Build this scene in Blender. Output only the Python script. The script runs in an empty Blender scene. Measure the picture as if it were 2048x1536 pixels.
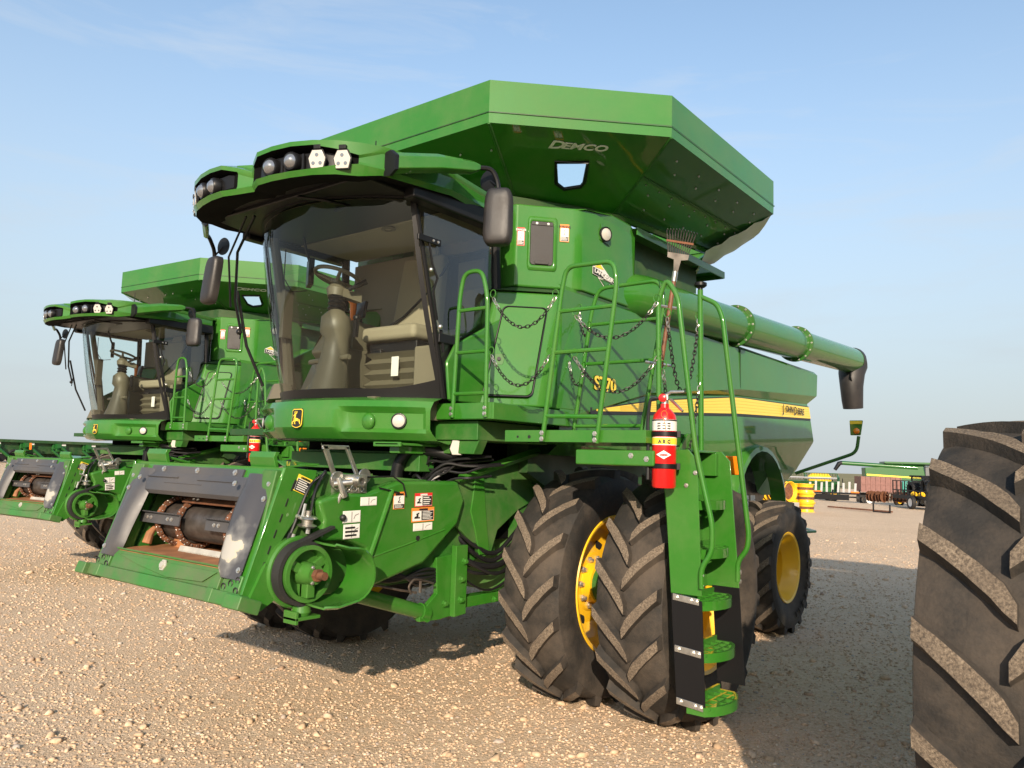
import bpy, bmesh, math, random
import numpy as np
from mathutils import Vector, Matrix
random.seed(7)
rad = math.radians
S = bpy.context.scene
C = S.collection
# ---------------------------------------------------------------- camera
YAW, PITCH, ROLL, FPX = 0.662705446, 0.0993905797, 0.0306380604, 1576.62685
d = Vector((-math.cos(YAW), -math.sin(YAW), 0)); r = Vector((-math.sin(YAW), math.cos(YAW), 0)); u = Vector((0, 0, 1))
fw = d*math.cos(PITCH)+u*math.sin(PITCH); up = -d*math.sin(PITCH)+u*math.cos(PITCH)
rr = r*math.cos(ROLL)+up*math.sin(ROLL); uu = -r*math.sin(ROLL)+up*math.cos(ROLL)
cam = bpy.data.objects.new('camera', bpy.data.cameras.new('camera')); C.objects.link(cam)
M = Matrix((rr, uu, -fw)).transposed().to_4x4(); M.translation = Vector((5.5265707, 4.909852, 1.82801143))
cam.matrix_world = M
cam.data.sensor_width = 36; cam.data.lens = 36*FPX/2048; cam.data.clip_end = 6000; cam.data.clip_start = .05
S.camera = cam
# ---------------------------------------------------------------- light
SUN_AZ, SUN_EL = rad(34.5), rad(21.5)
W = bpy.data.worlds.new("World"); S.world = W; W.use_nodes = True
nt = W.node_tree; bg = nt.nodes['Background']
sky = nt.nodes.new('ShaderNodeTexSky'); sky.sky_type = 'NISHITA'; sky.sun_disc = False
sky.sun_elevation = SUN_EL; sky.sun_rotation = math.pi/2-SUN_AZ
sky.altitude = 300; sky.air_density = 1.0; sky.dust_density = 1.6; sky.ozone_density = 1.3
# thin high cloud wisps, laid out in sky directions
tc = nt.nodes.new('ShaderNodeTexCoord'); mp = nt.nodes.new('ShaderNodeMapping'); mp.inputs['Scale'].default_value = (1.6, 1.6, 9); mp.inputs['Location'].default_value = (3.1, 7.3, .6)
ns = nt.nodes.new('ShaderNodeTexNoise'); ns.inputs['Scale'].default_value = 1.9; ns.inputs['Detail'].default_value = 7; ns.inputs['Roughness'].default_value = .62
ns.inputs['Distortion'].default_value = .5
cr = nt.nodes.new('ShaderNodeValToRGB'); cr.color_ramp.elements[0].position = .50; cr.color_ramp.elements[1].position = .78
cr.color_ramp.elements[1].color = (.42, .42, .42, 1)
mx = nt.nodes.new('ShaderNodeMixRGB'); mx.inputs[2].default_value = (3.0, 3.15, 3.3, 1)
L = nt.links.new
L(tc.outputs['Generated'], mp.inputs[0]); L(mp.outputs[0], ns.inputs[0]); L(ns.outputs[0], cr.inputs[0])
tn = nt.nodes.new('ShaderNodeMixRGB'); tn.blend_type = 'MULTIPLY'; tn.inputs[0].default_value = 1; tn.inputs[2].default_value = (.95, 1.0, .97, 1); L(sky.outputs[0], tn.inputs[1])
L(cr.outputs[0], mx.inputs[0]); L(tn.outputs[0], mx.inputs[1]); 
sz_ = nt.nodes.new('ShaderNodeSeparateXYZ'); hz = nt.nodes.new('ShaderNodeMapRange'); hz.interpolation_type = 'SMOOTHSTEP'
hz.inputs[1].default_value = -.02; hz.inputs[2].default_value = .58; hz.inputs[3].default_value = .95; hz.inputs[4].default_value = .12
hm = nt.nodes.new('ShaderNodeMixRGB'); hm.inputs[2].default_value = (2.05, 2.24, 2.38, 1)
L(tc.outputs['Generated'], sz_.inputs[0]); L(sz_.outputs[2], hz.inputs[0]); L(hz.outputs[0], hm.inputs[0]); L(mx.outputs[0], hm.inputs[1]); L(hm.outputs[0], bg.inputs[0])
bg.inputs[1].default_value = 0.15
sd = bpy.data.lights.new('sun', 'SUN'); sd.energy = 3.7; sd.angle = rad(.6); sd.color = (1, .83, .64)
so = bpy.data.objects.new('sun', sd); C.objects.link(so)
sv = Vector((math.cos(SUN_EL)*math.cos(SUN_AZ), math.cos(SUN_EL)*math.sin(SUN_AZ), math.sin(SUN_EL)))
so.rotation_euler = sv.to_track_quat('Z', 'Y').to_euler(); so.location = (20, 20, 30)
S.view_settings.view_transform = 'Standard'; S.view_settings.look = 'None'; S.view_settings.gamma = 1; S.view_settings.exposure = 0.85
S.render.engine = 'CYCLES'
S.cycles.max_bounces = 7; S.cycles.transparent_max_bounces = 12; S.cycles.diffuse_bounces = 3; S.cycles.glossy_bounces = 4
S.cycles.caustics_reflective = False; S.cycles.caustics_refractive = False
S.cycles.use_denoising = True

# ---------------------------------------------------------------- materials
MT = {}
def mat(name, col, rough=.5, metal=0, coat=0, spec=.5, var=0, vscale=3, bump=0, bscale=60, dust=0, dustcol=(.33, .26, .17), emit=None):
    m = bpy.data.materials.new(name); m.use_nodes = True; n = m.node_tree.nodes; l = m.node_tree.links.new
    b = n['Principled BSDF']; b.inputs['Roughness'].default_value = rough; b.inputs['Metallic'].default_value = metal
    b.inputs['Coat Weight'].default_value = coat; b.inputs['Coat Roughness'].default_value = .05; b.inputs['Specular IOR Level'].default_value = spec
    b.inputs['Base Color'].default_value = (*col, 1)
    src = None
    if var or dust or bump:
        t = n.new('ShaderNodeTexCoord')
    if var:
        no = n.new('ShaderNodeTexNoise'); no.inputs['Scale'].default_value = vscale; no.inputs['Detail'].default_value = 6
        l(t.outputs['Object'], no.inputs[0])
        mr = n.new('ShaderNodeMapRange'); mr.inputs[1].default_value = .3; mr.inputs[2].default_value = .7; mr.inputs[3].default_value = 1-var; mr.inputs[4].default_value = 1+var
        l(no.outputs[0], mr.inputs[0])
        mu = n.new('ShaderNodeMixRGB'); mu.blend_type = 'MULTIPLY'; mu.inputs[0].default_value = 1; mu.inputs[1].default_value = (*col, 1)
        l(mr.outputs[0], mu.inputs[2]); src = mu.outputs[0]
    if dust:
        no = n.new('ShaderNodeTexNoise'); no.inputs['Scale'].default_value = 2.2; no.inputs['Detail'].default_value = 9; no.inputs['Roughness'].default_value = .7
        l(t.outputs['Object'], no.inputs[0])
        mr = n.new('ShaderNodeMapRange'); mr.inputs[1].default_value = .42; mr.inputs[2].default_value = .8; mr.inputs[3].default_value = 0; mr.inputs[4].default_value = dust
        l(no.outputs[0], mr.inputs[0])
        mu = n.new('ShaderNodeMixRGB'); mu.inputs[1].default_value = (*col, 1); mu.inputs[2].default_value = (*dustcol, 1)
        if src: l(src, mu.inputs[1])
        l(mr.outputs[0], mu.inputs[0]); src = mu.outputs[0]
        mr2 = n.new('ShaderNodeMapRange'); mr2.inputs[1].default_value = .3; mr2.inputs[2].default_value = .75; mr2.inputs[3].default_value = rough*.85; mr2.inputs[4].default_value = min(1, rough+.25)
        l(no.outputs[0], mr2.inputs[0]); l(mr2.outputs[0], b.inputs['Roughness'])
    if src: l(src, b.inputs['Base Color'])
    if bump:
        no = n.new('ShaderNodeTexNoise'); no.inputs['Scale'].default_value = bscale; no.inputs['Detail'].default_value = 5
        l(t.outputs['Object'], no.inputs[0])
        bp = n.new('ShaderNodeBump'); bp.inputs['Strength'].default_value = bump; bp.inputs['Distance'].default_value = .01
        l(no.outputs[0], bp.inputs['Height']); l(bp.outputs[0], b.inputs['Normal'])
    if emit:
        b.inputs['Emission Color'].default_value = (*emit, 1); b.inputs['Emission Strength'].default_value = 1
    MT[name] = m; return m
mat('green', (.027, .158, .012), .5, coat=.8, spec=.2, var=.06, vscale=1.2, dust=.14, bump=.015, bscale=9)
mat('green_matte', (.023, .125, .014), .5, var=.12, dust=.3)
mat('green_dark', (.012, .06, .012), .5, dust=.2)
mat('worn_green', (.035, .16, .025), .45, var=.1, dust=.75, dustcol=(.16, .10, .09))
mat('black', (.008, .008, .009), .4, spec=.3)
mat('void_black', (.003, .003, .003), .9, spec=.1)  # near-black: shade painted into hollows, also the black roof recess and underside
mat('plastic', (.018, .017, .018), .45, dust=.25, dustcol=(.12, .09, .07), bump=.1, bscale=300)
mat('poly', (.055, .055, .06), .38, dust=.4, dustcol=(.14, .12, .1))
mat('rubber', (.019, .017, .015), .85, var=.3, vscale=8, dust=.85, dustcol=(.13, .10, .074), bump=.35, bscale=70)
mat('rubber_clean', (.013, .013, .014), .6, dust=.3, dustcol=(.05, .045, .04), bump=.1, bscale=60)
mat('hose', (.01, .01, .011), .4)
mat('yellow', (.86, .50, .012), .32, coat=.3, dust=.12)
mat('stripe_yellow', (.88, .62, .05), .35, coat=.2)
mat('zinc', (.55, .54, .5), .34, metal=.9, var=.2, vscale=20)
mat('bolt', (.62, .6, .56), .35, metal=.85)
mat('steel', (.12, .11, .1), .35, metal=.7, var=.35, vscale=14, dust=.35, dustcol=(.2, .1, .05))
mat('rust', (.15, .06, .028), .8, var=.5, vscale=12, bump=.3)
mat('rust_plate', (.32, .14, .06), .6, var=.35, vscale=7, dust=.3, dustcol=(.1, .05, .03))
mat('worn_metal', (.5, .48, .42), .45, metal=.3, var=.2, vscale=9)
mat('cab_tan', (.19, .165, .115), .55, var=.05, bump=.05, bscale=200)
mat('cab_trim', (.13, .115, .078), .45, var=.05)
mat('seat', (.27, .235, .16), .7, bump=.1, bscale=150)
mat('head', (.3, .28, .2), .8)
mat('orange', (.9, .2, .01), .35)
mat('amber', (.85, .22, .01), .2, coat=.5)
mat('red', (.62, .012, .012), .28, coat=.5)
mat('white', (.75, .73, .68), .5)
mat('decal_black', (.015, .015, .015), .5)
mat('decal_orange', (.85, .25, .04), .5)
mat('decal_red', (.65, .03, .03), .5)
mat('decal_yellow', (.9, .65, .05), .5)
mat('silver', (.8, .82, .78), .4)
mat('lens', (.50, .48, .43), .12, coat=1)
mat('lens_dark', (.25, .26, .28), .05, metal=.6, coat=1)
mat('wood', (.16, .07, .035), .45, var=.4, vscale=25)
mat('tarp', (.8, .8, .78), .7, var=.1, bump=.4, bscale=6)
mat('chain', (.02, .019, .018), .5, metal=.3)
mat('mirror', (.8, .82, .85), .04, metal=1)
mat('teal', (.03, .25, .21), .35, coat=.3)
mat('truck_red', (.2, .09, .075), .6, var=.15, vscale=4)
mat('grass_far', (.14, .15, .06), .95)
mat('pale_steel', (.42, .42, .42), .5)
mat('far_green', (.012, .10, .016), .4, coat=.2)
def wornmat():
    m = mat('poly_worn', (.055, .055, .06), .4); n = m.node_tree.nodes; l = m.node_tree.links.new; b = n['Principled BSDF']
    t = n.new('ShaderNodeTexCoord'); q = n.new('ShaderNodeTexNoise'); q.inputs['Scale'].default_value = 9; q.inputs['Detail'].default_value = 3; l(t.outputs['Object'], q.inputs[0])
    ds = n.new('ShaderNodeVectorMath'); ds.operation = 'DISTANCE'; ds.inputs[1].default_value = (2.83, .70, 1.27); l(t.outputs['Object'], ds.inputs[0])
    ad = n.new('ShaderNodeMath'); ad.operation = 'MULTIPLY_ADD'; ad.inputs[1].default_value = .38; l(q.outputs[0], ad.inputs[0]); l(ds.outputs['Value'], ad.inputs[2])
    c = n.new('ShaderNodeValToRGB'); e = c.color_ramp.elements; e[0].position = .25; e[0].color = (.36, .35, .32, 1); e[1].position = .37; e[1].color = (.05, .05, .056, 1)
    for p_, q_ in ((.262, (.42, .38, .28)), (.268, (.17, .17, .165)), (.31, (.11, .11, .11))): k = e.new(p_); k.color = (*q_, 1)
    l(ad.outputs[0], c.inputs[0]); l(c.outputs[0], b.inputs['Base Color'])
wornmat()
def glassmat(name, tint, refl=.06, mul=1):
    m = bpy.data.materials.new(name); m.use_nodes = True; n = m.node_tree.nodes; l = m.node_tree.links.new
    n.remove(n['Principled BSDF']); out = n['Material Output']
    tr = n.new('ShaderNodeBsdfTransparent'); tr.inputs[0].default_value = (*tint, 1)
    gl = n.new('ShaderNodeBsdfGlossy'); gl.inputs['Roughness'].default_value = .015; gl.inputs[0].default_value = (1, 1, 1, 1)
    fr = n.new('ShaderNodeFresnel'); fr.inputs[0].default_value = 1.55
    ad = n.new('ShaderNodeMath'); ad.operation = 'MULTIPLY_ADD'; ad.inputs[1].default_value = mul; ad.inputs[2].default_value = refl; ad.use_clamp = True
    ms = n.new('ShaderNodeMixShader'); l(fr.outputs[0], ad.inputs[0]); l(ad.outputs[0], ms.inputs[0]); l(tr.outputs[0], ms.inputs[1]); l(gl.outputs[0], ms.inputs[2]); l(ms.outputs[0], out.inputs[0])
    MT[name] = m
glassmat('glass', (.92, .98, .96), .0, .6)
glassmat('glass_door', (.75, .82, .80), .04, 1)
# dusty lug faces
def lugmat():
    m = mat('lug', (.15, .118, .082), .95); n = m.node_tree.nodes; l = m.node_tree.links.new; b = n['Principled BSDF']
    t = n.new('ShaderNodeTexCoord')
    v = n.new('ShaderNodeTexNoise'); v.inputs['Scale'].default_value = 95; v.inputs['Detail'].default_value = 6; v.inputs['Roughness'].default_value = .75
    l(t.outputs['Object'], v.inputs[0])
    c = n.new('ShaderNodeValToRGB'); e = c.color_ramp.elements; e[0].position = .33; e[0].color = (.04, .032, .025, 1); e[1].position = .70; e[1].color = (.36, .29, .21, 1)
    k = e.new(.5); k.color = (.17, .132, .096, 1)
    l(v.outputs[0], c.inputs[0]); l(c.outputs[0], b.inputs['Base Color'])
    w_ = n.new('ShaderNodeTexNoise'); w_.inputs['Scale'].default_value = 7; w_.inputs['Detail'].default_value = 4; l(t.outputs['Object'], w_.inputs[0])
    ww = n.new('ShaderNodeMapRange'); ww.inputs[1].default_value = .35; ww.inputs[2].default_value = .65; ww.inputs[3].default_value = 0; ww.inputs[4].default_value = .5; l(w_.outputs[0], ww.inputs[0])
    mw = n.new('ShaderNodeMixRGB'); mw.inputs[2].default_value = (.085, .066, .05, 1); l(ww.outputs[0], mw.inputs[0]); l(c.outputs[0], mw.inputs[1]); l(mw.outputs[0], b.inputs['Base Color'])
    bp = n.new('ShaderNodeBump'); bp.inputs['Strength'].default_value = .8; bp.inputs['Distance'].default_value = .01
    l(v.outputs[0], bp.inputs['Height']); l(bp.outputs[0], b.inputs['Normal'])
lugmat()

# ---------------------------------------------------------------- mesh helper
def V3(p): return Vector(p)
SPLIT = set('auger_flange boom cover_bolt door_hinge flange_bolt hatch_bolt hinge_bolt hopper_bolt hose_clamp hose_fitting inner_side ladder_bolt ladder_skirt latch_plate panel_seam plate_hole plate_slot platform_bolt platform_hole post_bolt pulley_bolt rear_fender roof_lamp_led roof_side_trim shield_hole skirt_strap slat_bolt tread_wheel'.split())
class MB:
    def __init__(s): s.v = []; s.f = []; s.m = []; s.k = 0
    def mi(s, k): s.k = k; return s
    def add(s, vs, fs):
        o = len(s.v); s.v += [tuple(x) for x in vs]; s.f += [tuple(i+o for i in f) for f in fs]; s.m += [s.k]*len(fs); return s
    def box(s, x0, x1, y0, y1, z0, z1):
        return s.add([(x, y, z) for x in (x0, x1) for y in (y0, y1) for z in (z0, z1)], [(0, 1, 3, 2), (4, 6, 7, 5), (0, 4, 5, 1), (2, 3, 7, 6), (0, 2, 6, 4), (1, 5, 7, 3)])
    def obox(s, c, a, b, n, sa, sb, sn):
        c = V3(c); a = V3(a).normalized()*sa/2; b = V3(b).normalized()*sb/2; n = V3(n).normalized()*sn/2
        vs = [c+i*a+j*b+k*n for i in (-1, 1) for j in (-1, 1) for k in (-1, 1)]
        return s.add(vs, [(0, 1, 3, 2), (4, 6, 7, 5), (0, 4, 5, 1), (2, 3, 7, 6), (0, 2, 6, 4), (1, 5, 7, 3)])
    def slab(s, pts, off):           # polygon in space, thickened by vector off
        n = len(pts); off = V3(off); p = [V3(q) for q in pts]
        return s.add(p+[q+off for q in p], [tuple(range(n)), tuple(range(2*n-1, n-1, -1))]+[(i, (i+1) % n, n+(i+1) % n, n+i) for i in range(n)])
    def prism(s, pts, ax, a, b):     # 2D polygon (other two axes in order) extruded along axis ax from a to b
        def mk(q, t): l = list(q); l.insert(ax, t); return tuple(l)
        off = [0, 0, 0]; off[ax] = b-a
        return s.slab([mk(q, a) for q in pts], off)
    def loft(s, rings, close=True, caps=False):
        n = len(rings[0]); vs = [p for rg in rings for p in rg]; fs = []
        for i in range(len(rings)-1):
            for j in range(n if close else n-1):
                fs.append((i*n+j, i*n+(j+1) % n, (i+1)*n+(j+1) % n, (i+1)*n+j))
        if caps: fs += [tuple(range(n)), tuple(range((len(rings)-1)*n+n-1, (len(rings)-1)*n-1, -1))]
        return s.add(vs, fs)
    def tube(s, path, r, n=8, closed=False, caps=True):
        P = [V3(p) for p in path]; N = len(P); rings = []
        def tan(i):
            if closed: return (P[(i+1) % N]-P[i-1]).normalized()
            return (P[min(i+1, N-1)]-P[max(i-1, 0)]).normalized()
        t = tan(0); a = Vector((0, 0, 1)) if abs(t.z) < .9 else Vector((1, 0, 0)); x = t.cross(a).normalized()
        for i in range(N):
            t = tan(i); x = (x-t*x.dot(t)).normalized(); y = t.cross(x)
            ri = r[i] if isinstance(r, (list, tuple)) else r
            rings.append([P[i]+(x*math.cos(q)+y*math.sin(q))*ri for q in [2*math.pi*k/n for k in range(n)]])
        if closed: rings.append(rings[0])
        return s.loft(rings, True, caps and not closed)
    def cyl(s, a, b, r, n=16, r2=None): return s.tube([a, b], [r, r if r2 is None else r2], n)
    def lathe(s, prof, o, ax, n=32, a0=0, a1=2*math.pi):     # prof: (along, radius)
        o = V3(o); ax = V3(ax).normalized(); t = Vector((0, 0, 1)) if abs(ax.z) < .9 else Vector((1, 0, 0)); x = ax.cross(t).normalized(); y = ax.cross(x)
        full = abs(a1-a0-2*math.pi) < 1e-6; k = n if full else n+1
        rings = [[o+ax*h+(x*math.cos(a0+(a1-a0)*j/n)+y*math.sin(a0+(a1-a0)*j/n))*rd for j in range(k)] for h, rd in prof]
        return s.loft(rings, full)
    def ball(s, c, r, n=10, m=7, sc=(1, 1, 1)):
        c = V3(c); rings = []
        for i in range(m+1):
            a = math.pi*i/m; rings.append([c+Vector((math.sin(a)*math.cos(2*math.pi*j/n)*sc[0], math.sin(a)*math.sin(2*math.pi*j/n)*sc[1], math.cos(a)*sc[2]))*r for j in range(n)])
        return s.loft(rings)
    def bolt(s, p, n, r=.014, h=.01):
        p = V3(p); n = V3(n).normalized(); s.tube([p, p+n*h*.4, p+n*h*.4, p+n*h], [r*1.35, r*1.35, r, r*.8], 6); return s
    def build(s, name, m, parent=None, bevel=0, ang=38, smooth=True, solid=0, mirror=False):
        if name in SPLIT and not mirror:
            g = list(range(len(s.v)))
            def fd(i):
                while g[i] != i: g[i] = g[g[i]]; i = g[i]
                return i
            for f in s.f:
                for i in f[1:]: g[fd(i)] = fd(f[0])
            pc = {}
            for f, k in zip(s.f, s.m): pc.setdefault(fd(f[0]), []).append((f, k))
            o = None
            for fs in pc.values():
                w = MB(); mp = {}
                for f, k in fs:
                    for i in f:
                        if i not in mp: mp[i] = len(w.v); w.v.append(s.v[i])
                    w.f.append(tuple(mp[i] for i in f)); w.m.append(k)
                o = w._build(name, m, parent, bevel, ang, smooth, solid, False)
            return o
        return s._build(name, m, parent, bevel, ang, smooth, solid, mirror)
    def _build(s, name, m, parent=None, bevel=0, ang=38, smooth=True, solid=0, mirror=False):
        me = bpy.data.meshes.new(name); me.from_pydata(s.v, [], s.f)
        ms = m if isinstance(m, (list, tuple)) else [m]
        for q in ms: me.materials.append(MT[q])
        if len(ms) > 1: me.polygons.foreach_set('material_index', s.m)
        bm = bmesh.new(); bm.from_mesh(me); bmesh.ops.remove_doubles(bm, verts=bm.verts, dist=1e-5)
        if mirror:
            w = MB(); w.v = [(x, -y, z) for x, y, z in s.v]; w.f = s.f; w.m = s.m; w.build(name, m, parent, bevel, ang, smooth, solid)
        bmesh.ops.recalc_face_normals(bm, faces=bm.faces)
        if smooth:
            a = rad(ang)
            for f in bm.faces: f.smooth = True
            for e in bm.edges: e.smooth = len(e.link_faces) == 2 and e.calc_face_angle(0) < a
        bm.to_mesh(me); bm.free()
        o = bpy.data.objects.new(name, me); C.objects.link(o)
        if parent: o.parent = parent
        if solid:
            q = o.modifiers.new('solid', 'SOLIDIFY'); q.thickness = solid; q.offset = 0
        if bevel:
            q = o.modifiers.new('bevel', 'BEVEL'); q.width = bevel; q.segments = 2; q.limit_method = 'ANGLE'; q.angle_limit = rad(40); q.harden_normals = True
        return o
def empty(name, label, cat, loc=(0, 0, 0), rz=0, group=None):
    o = bpy.data.objects.new(name, None); C.objects.link(o); o.location = loc; o.rotation_euler = (0, 0, rz); o.empty_display_size = .3
    o['label'] = label; o['category'] = cat
    if group: o['group'] = group
    return o
def tag(o, label, cat, group=None):
    o['label'] = label; o['category'] = cat
    if group: o['group'] = group
    return o
def kind(o, k): o['kind'] = k; return o
def kids(o): return [c for c in bpy.data.objects if c.parent == o]
KID = None
def copy_tree(o, parent=None, skip=()):
    global KID
    if parent is None:
        KID = {}
        for c in bpy.data.objects:
            if c.parent: KID.setdefault(c.parent.name, []).append(c)
    c = o.copy(); C.objects.link(c); c.parent = parent
    for ch in KID.get(o.name, []):
        if ch not in skip: copy_tree(ch, c, skip)
    return c
def frame(o, u_, v_):
    u_ = V3(u_).normalized(); v_ = V3(v_); v_ = (v_-u_*v_.dot(u_)).normalized(); return V3(o), u_, v_, u_.cross(v_)
def text(name, s, size, m, parent, fr, shear=0, bold=0, thick=.003, sx=1, align='LEFT', lift=.002):
    cu = bpy.data.curves.new(name, 'FONT'); cu.body = s; cu.size = size; cu.shear = shear; cu.offset = bold; cu.extrude = thick/2; cu.align_x = align; cu.resolution_u = 3
    t = bpy.data.objects.new('tmp', cu); C.objects.link(t)
    bpy.context.view_layer.update()
    me = bpy.data.meshes.new_from_object(t.evaluated_get(bpy.context.evaluated_depsgraph_get())); bpy.data.objects.remove(t); bpy.data.curves.remove(cu)
    o_, u_, v_, n_ = fr
    for q in me.vertices: c = q.co.copy(); q.co = o_+u_*(c.x*sx)+v_*c.y+n_*(c.z+thick/2+lift)
    me.name = name; me.materials.clear(); me.materials.append(MT[m])
    o = bpy.data.objects.new(name, me); C.objects.link(o)
    if parent: o.parent = parent
    return o
def decal(parent, fr, w, h, kind_, head=None, lines=5, pic=True, name='warning_decal'):
    """small printed sticker: fr origin = lower left corner"""
    o, u_, v_, n_ = fr; b = MB(); mats = ['white', 'decal_black', {'o': 'decal_orange', 'r': 'decal_red', 'y': 'decal_yellow', 'w': 'decal_black'}[kind_]]
    def rect(k, x0, x1, y0, y1, z): b.mi(k).slab([o+u_*x0+v_*y0+n_*z, o+u_*x1+v_*y0+n_*z, o+u_*x1+v_*y1+n_*z, o+u_*x0+v_*y1+n_*z], n_*.0012)
    rect(2 if kind_ != 'w' else 0, 0, w, 0, h, .001)
    t = .035*max(w, h)
    rect(0, t, w-t, t, h*(.78 if head else .96), .003)
    if kind_ == 'y': rect(1, t, w-t, t, h*.74, .005)
    if kind_ in 'or':
        if w > h: rect(1, w*.42, w-t*1.5, t*1.5, h*.76, .005); x0, x1, y0, y1 = w*.46, w*.93, t*2, h*.74
        else: rect(1, t*1.5, w-t*1.5, t*1.5, h*.28, .005); x0, x1, y0, y1 = w*.1, w*.9, t*2, h*.26
        # pictogram
        cx, cy = (w*.22, h*.42) if w > h else (w*.5, h*.52)
        for a_, b_ in (((-.07, -.1), (.05, .02)), ((.05, .02), (-.02, .12)), ((-.02, .12), (.08, .2)), ((-.09, -.12), (.11, -.12))):
            q = [cx+a_[0]*w*1.2, cy+a_[1]*h, cx+b_[0]*w*1.2, cy+b_[1]*h]; dv = Vector((q[2]-q[0], q[3]-q[1])); pn = Vector((-dv.y, dv.x)).normalized()*w*.022
            b.mi(1).slab([o+u_*x+v_*y+n_*.005 for x, y in ((q[0]+pn.x, q[1]+pn.y), (q[2]+pn.x, q[3]+pn.y), (q[2]-pn.x, q[3]-pn.y), (q[0]-pn.x, q[1]-pn.y))], n_*.001)
        k = 0
    elif kind_ == 'y': x0, x1, y0, y1, k = w*.1, w*.9, h*.08, h*.7, 0
    else: x0, x1, y0, y1, k = w*.08, w*.92, h*.1, h*.9, 1
    for i in range(lines):
        yy = y1-(i+.5)*(y1-y0)/lines; hh = (y1-y0)/lines*.22; ln = (x1-x0)*(.7+.3*((i*37 % 10)/10))
        if k == 0 or lines > 2: rect(k, x0, x0+ln, yy-hh, yy+hh, .007)
    if kind_ == 'w':
        rect(1, w*.48, w*.5, h*.08, h*.92, .005)
        b.mi(1).tube([o+u_*w*.6+v_*h*.3+n_*.006, o+u_*w*.68+v_*h*.6+n_*.006, o+u_*w*.88+v_*h*.72+n_*.006], h*.02, 4)
    e = b.build(name, mats, parent, smooth=False)
    if head:
        sz = h*.17 if h > w*.8 else h*.2
        text('decal_lettering', head, sz*.95, 'decal_black' if kind_ != 'r' else 'white', e, frame(o+u_*w*.5+v_*h*.81+n_*.003, u_, v_), bold=.0006, align='CENTER', sx=.95 if w > h else .85)
    return e
def arc(c, r_, a0, a1, n, x=(1, 0, 0), y=(0, 0, 1)):
    c = V3(c); x = V3(x); y = V3(y)
    return [c+x*(r_*math.cos(a0+(a1-a0)*i/n))+y*(r_*math.sin(a0+(a1-a0)*i/n)) for i in range(n+1)]
def smooth(path, k=4, it=1):           # round the corners of a path
    P = [V3(p) for p in path]; out = [P[0]]
    for i in range(1, len(P)-1):
        a, b, c = P[i-1], P[i], P[i+1]; la = min((a-b).length, (c-b).length)*.42
        p0 = b+(a-b).normalized()*min(la, k_r(k)); p1 = b+(c-b).normalized()*min(la, k_r(k))
        for t in range(6):
            t /= 5; out.append(p0*(1-t)**2+b*2*t*(1-t)+p1*t*t)
    return out+[P[-1]]
def k_r(k): return k if k < 1 else .08
def lerp(a, b, t): return a+(b-a)*t
def interp(xs, ys, x): return float(np.interp(x, xs, ys))

# ---------------------------------------------------------------- ground
def ground_h(x, y):
    h = 0.0
    if y < -3: h = .03*min(1, (-3-y)/4.5)
    if y < -14 and x > -60: h += min(1.1, (-14-y)*.05)*min(1, (x+60)/30)
    if x < -45: t = min(1, (-45-x)/17); h -= .75*t*t*(3-2*t)
    return h
def lin(a, b, n): return [a+(b-a)*i/n for i in range(n+1)]
xs = [-3000, -1500, -800, -400, -200, -120, -90, -75, -66, -62, -58, -54, -50, -46, -42, -36, -30, -22, -16, -12] + lin(-10, 8, 18) + [12, 20, 40, 100, 400, 1500]
ys = [-3000, -1500, -800, -400, -200, -120, -80, -60, -50, -40, -30, -22, -18, -14, -11] + lin(-9, 8, 17) + [12, 20, 40, 100, 400, 1500]
g = MB(); g.add([(x, y, ground_h(x, y)) for x in xs for y in ys], [(i*len(ys)+j, (i+1)*len(ys)+j, (i+1)*len(ys)+j+1, i*len(ys)+j+1) for i in range(len(xs)-1) for j in range(len(ys)-1)])
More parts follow.
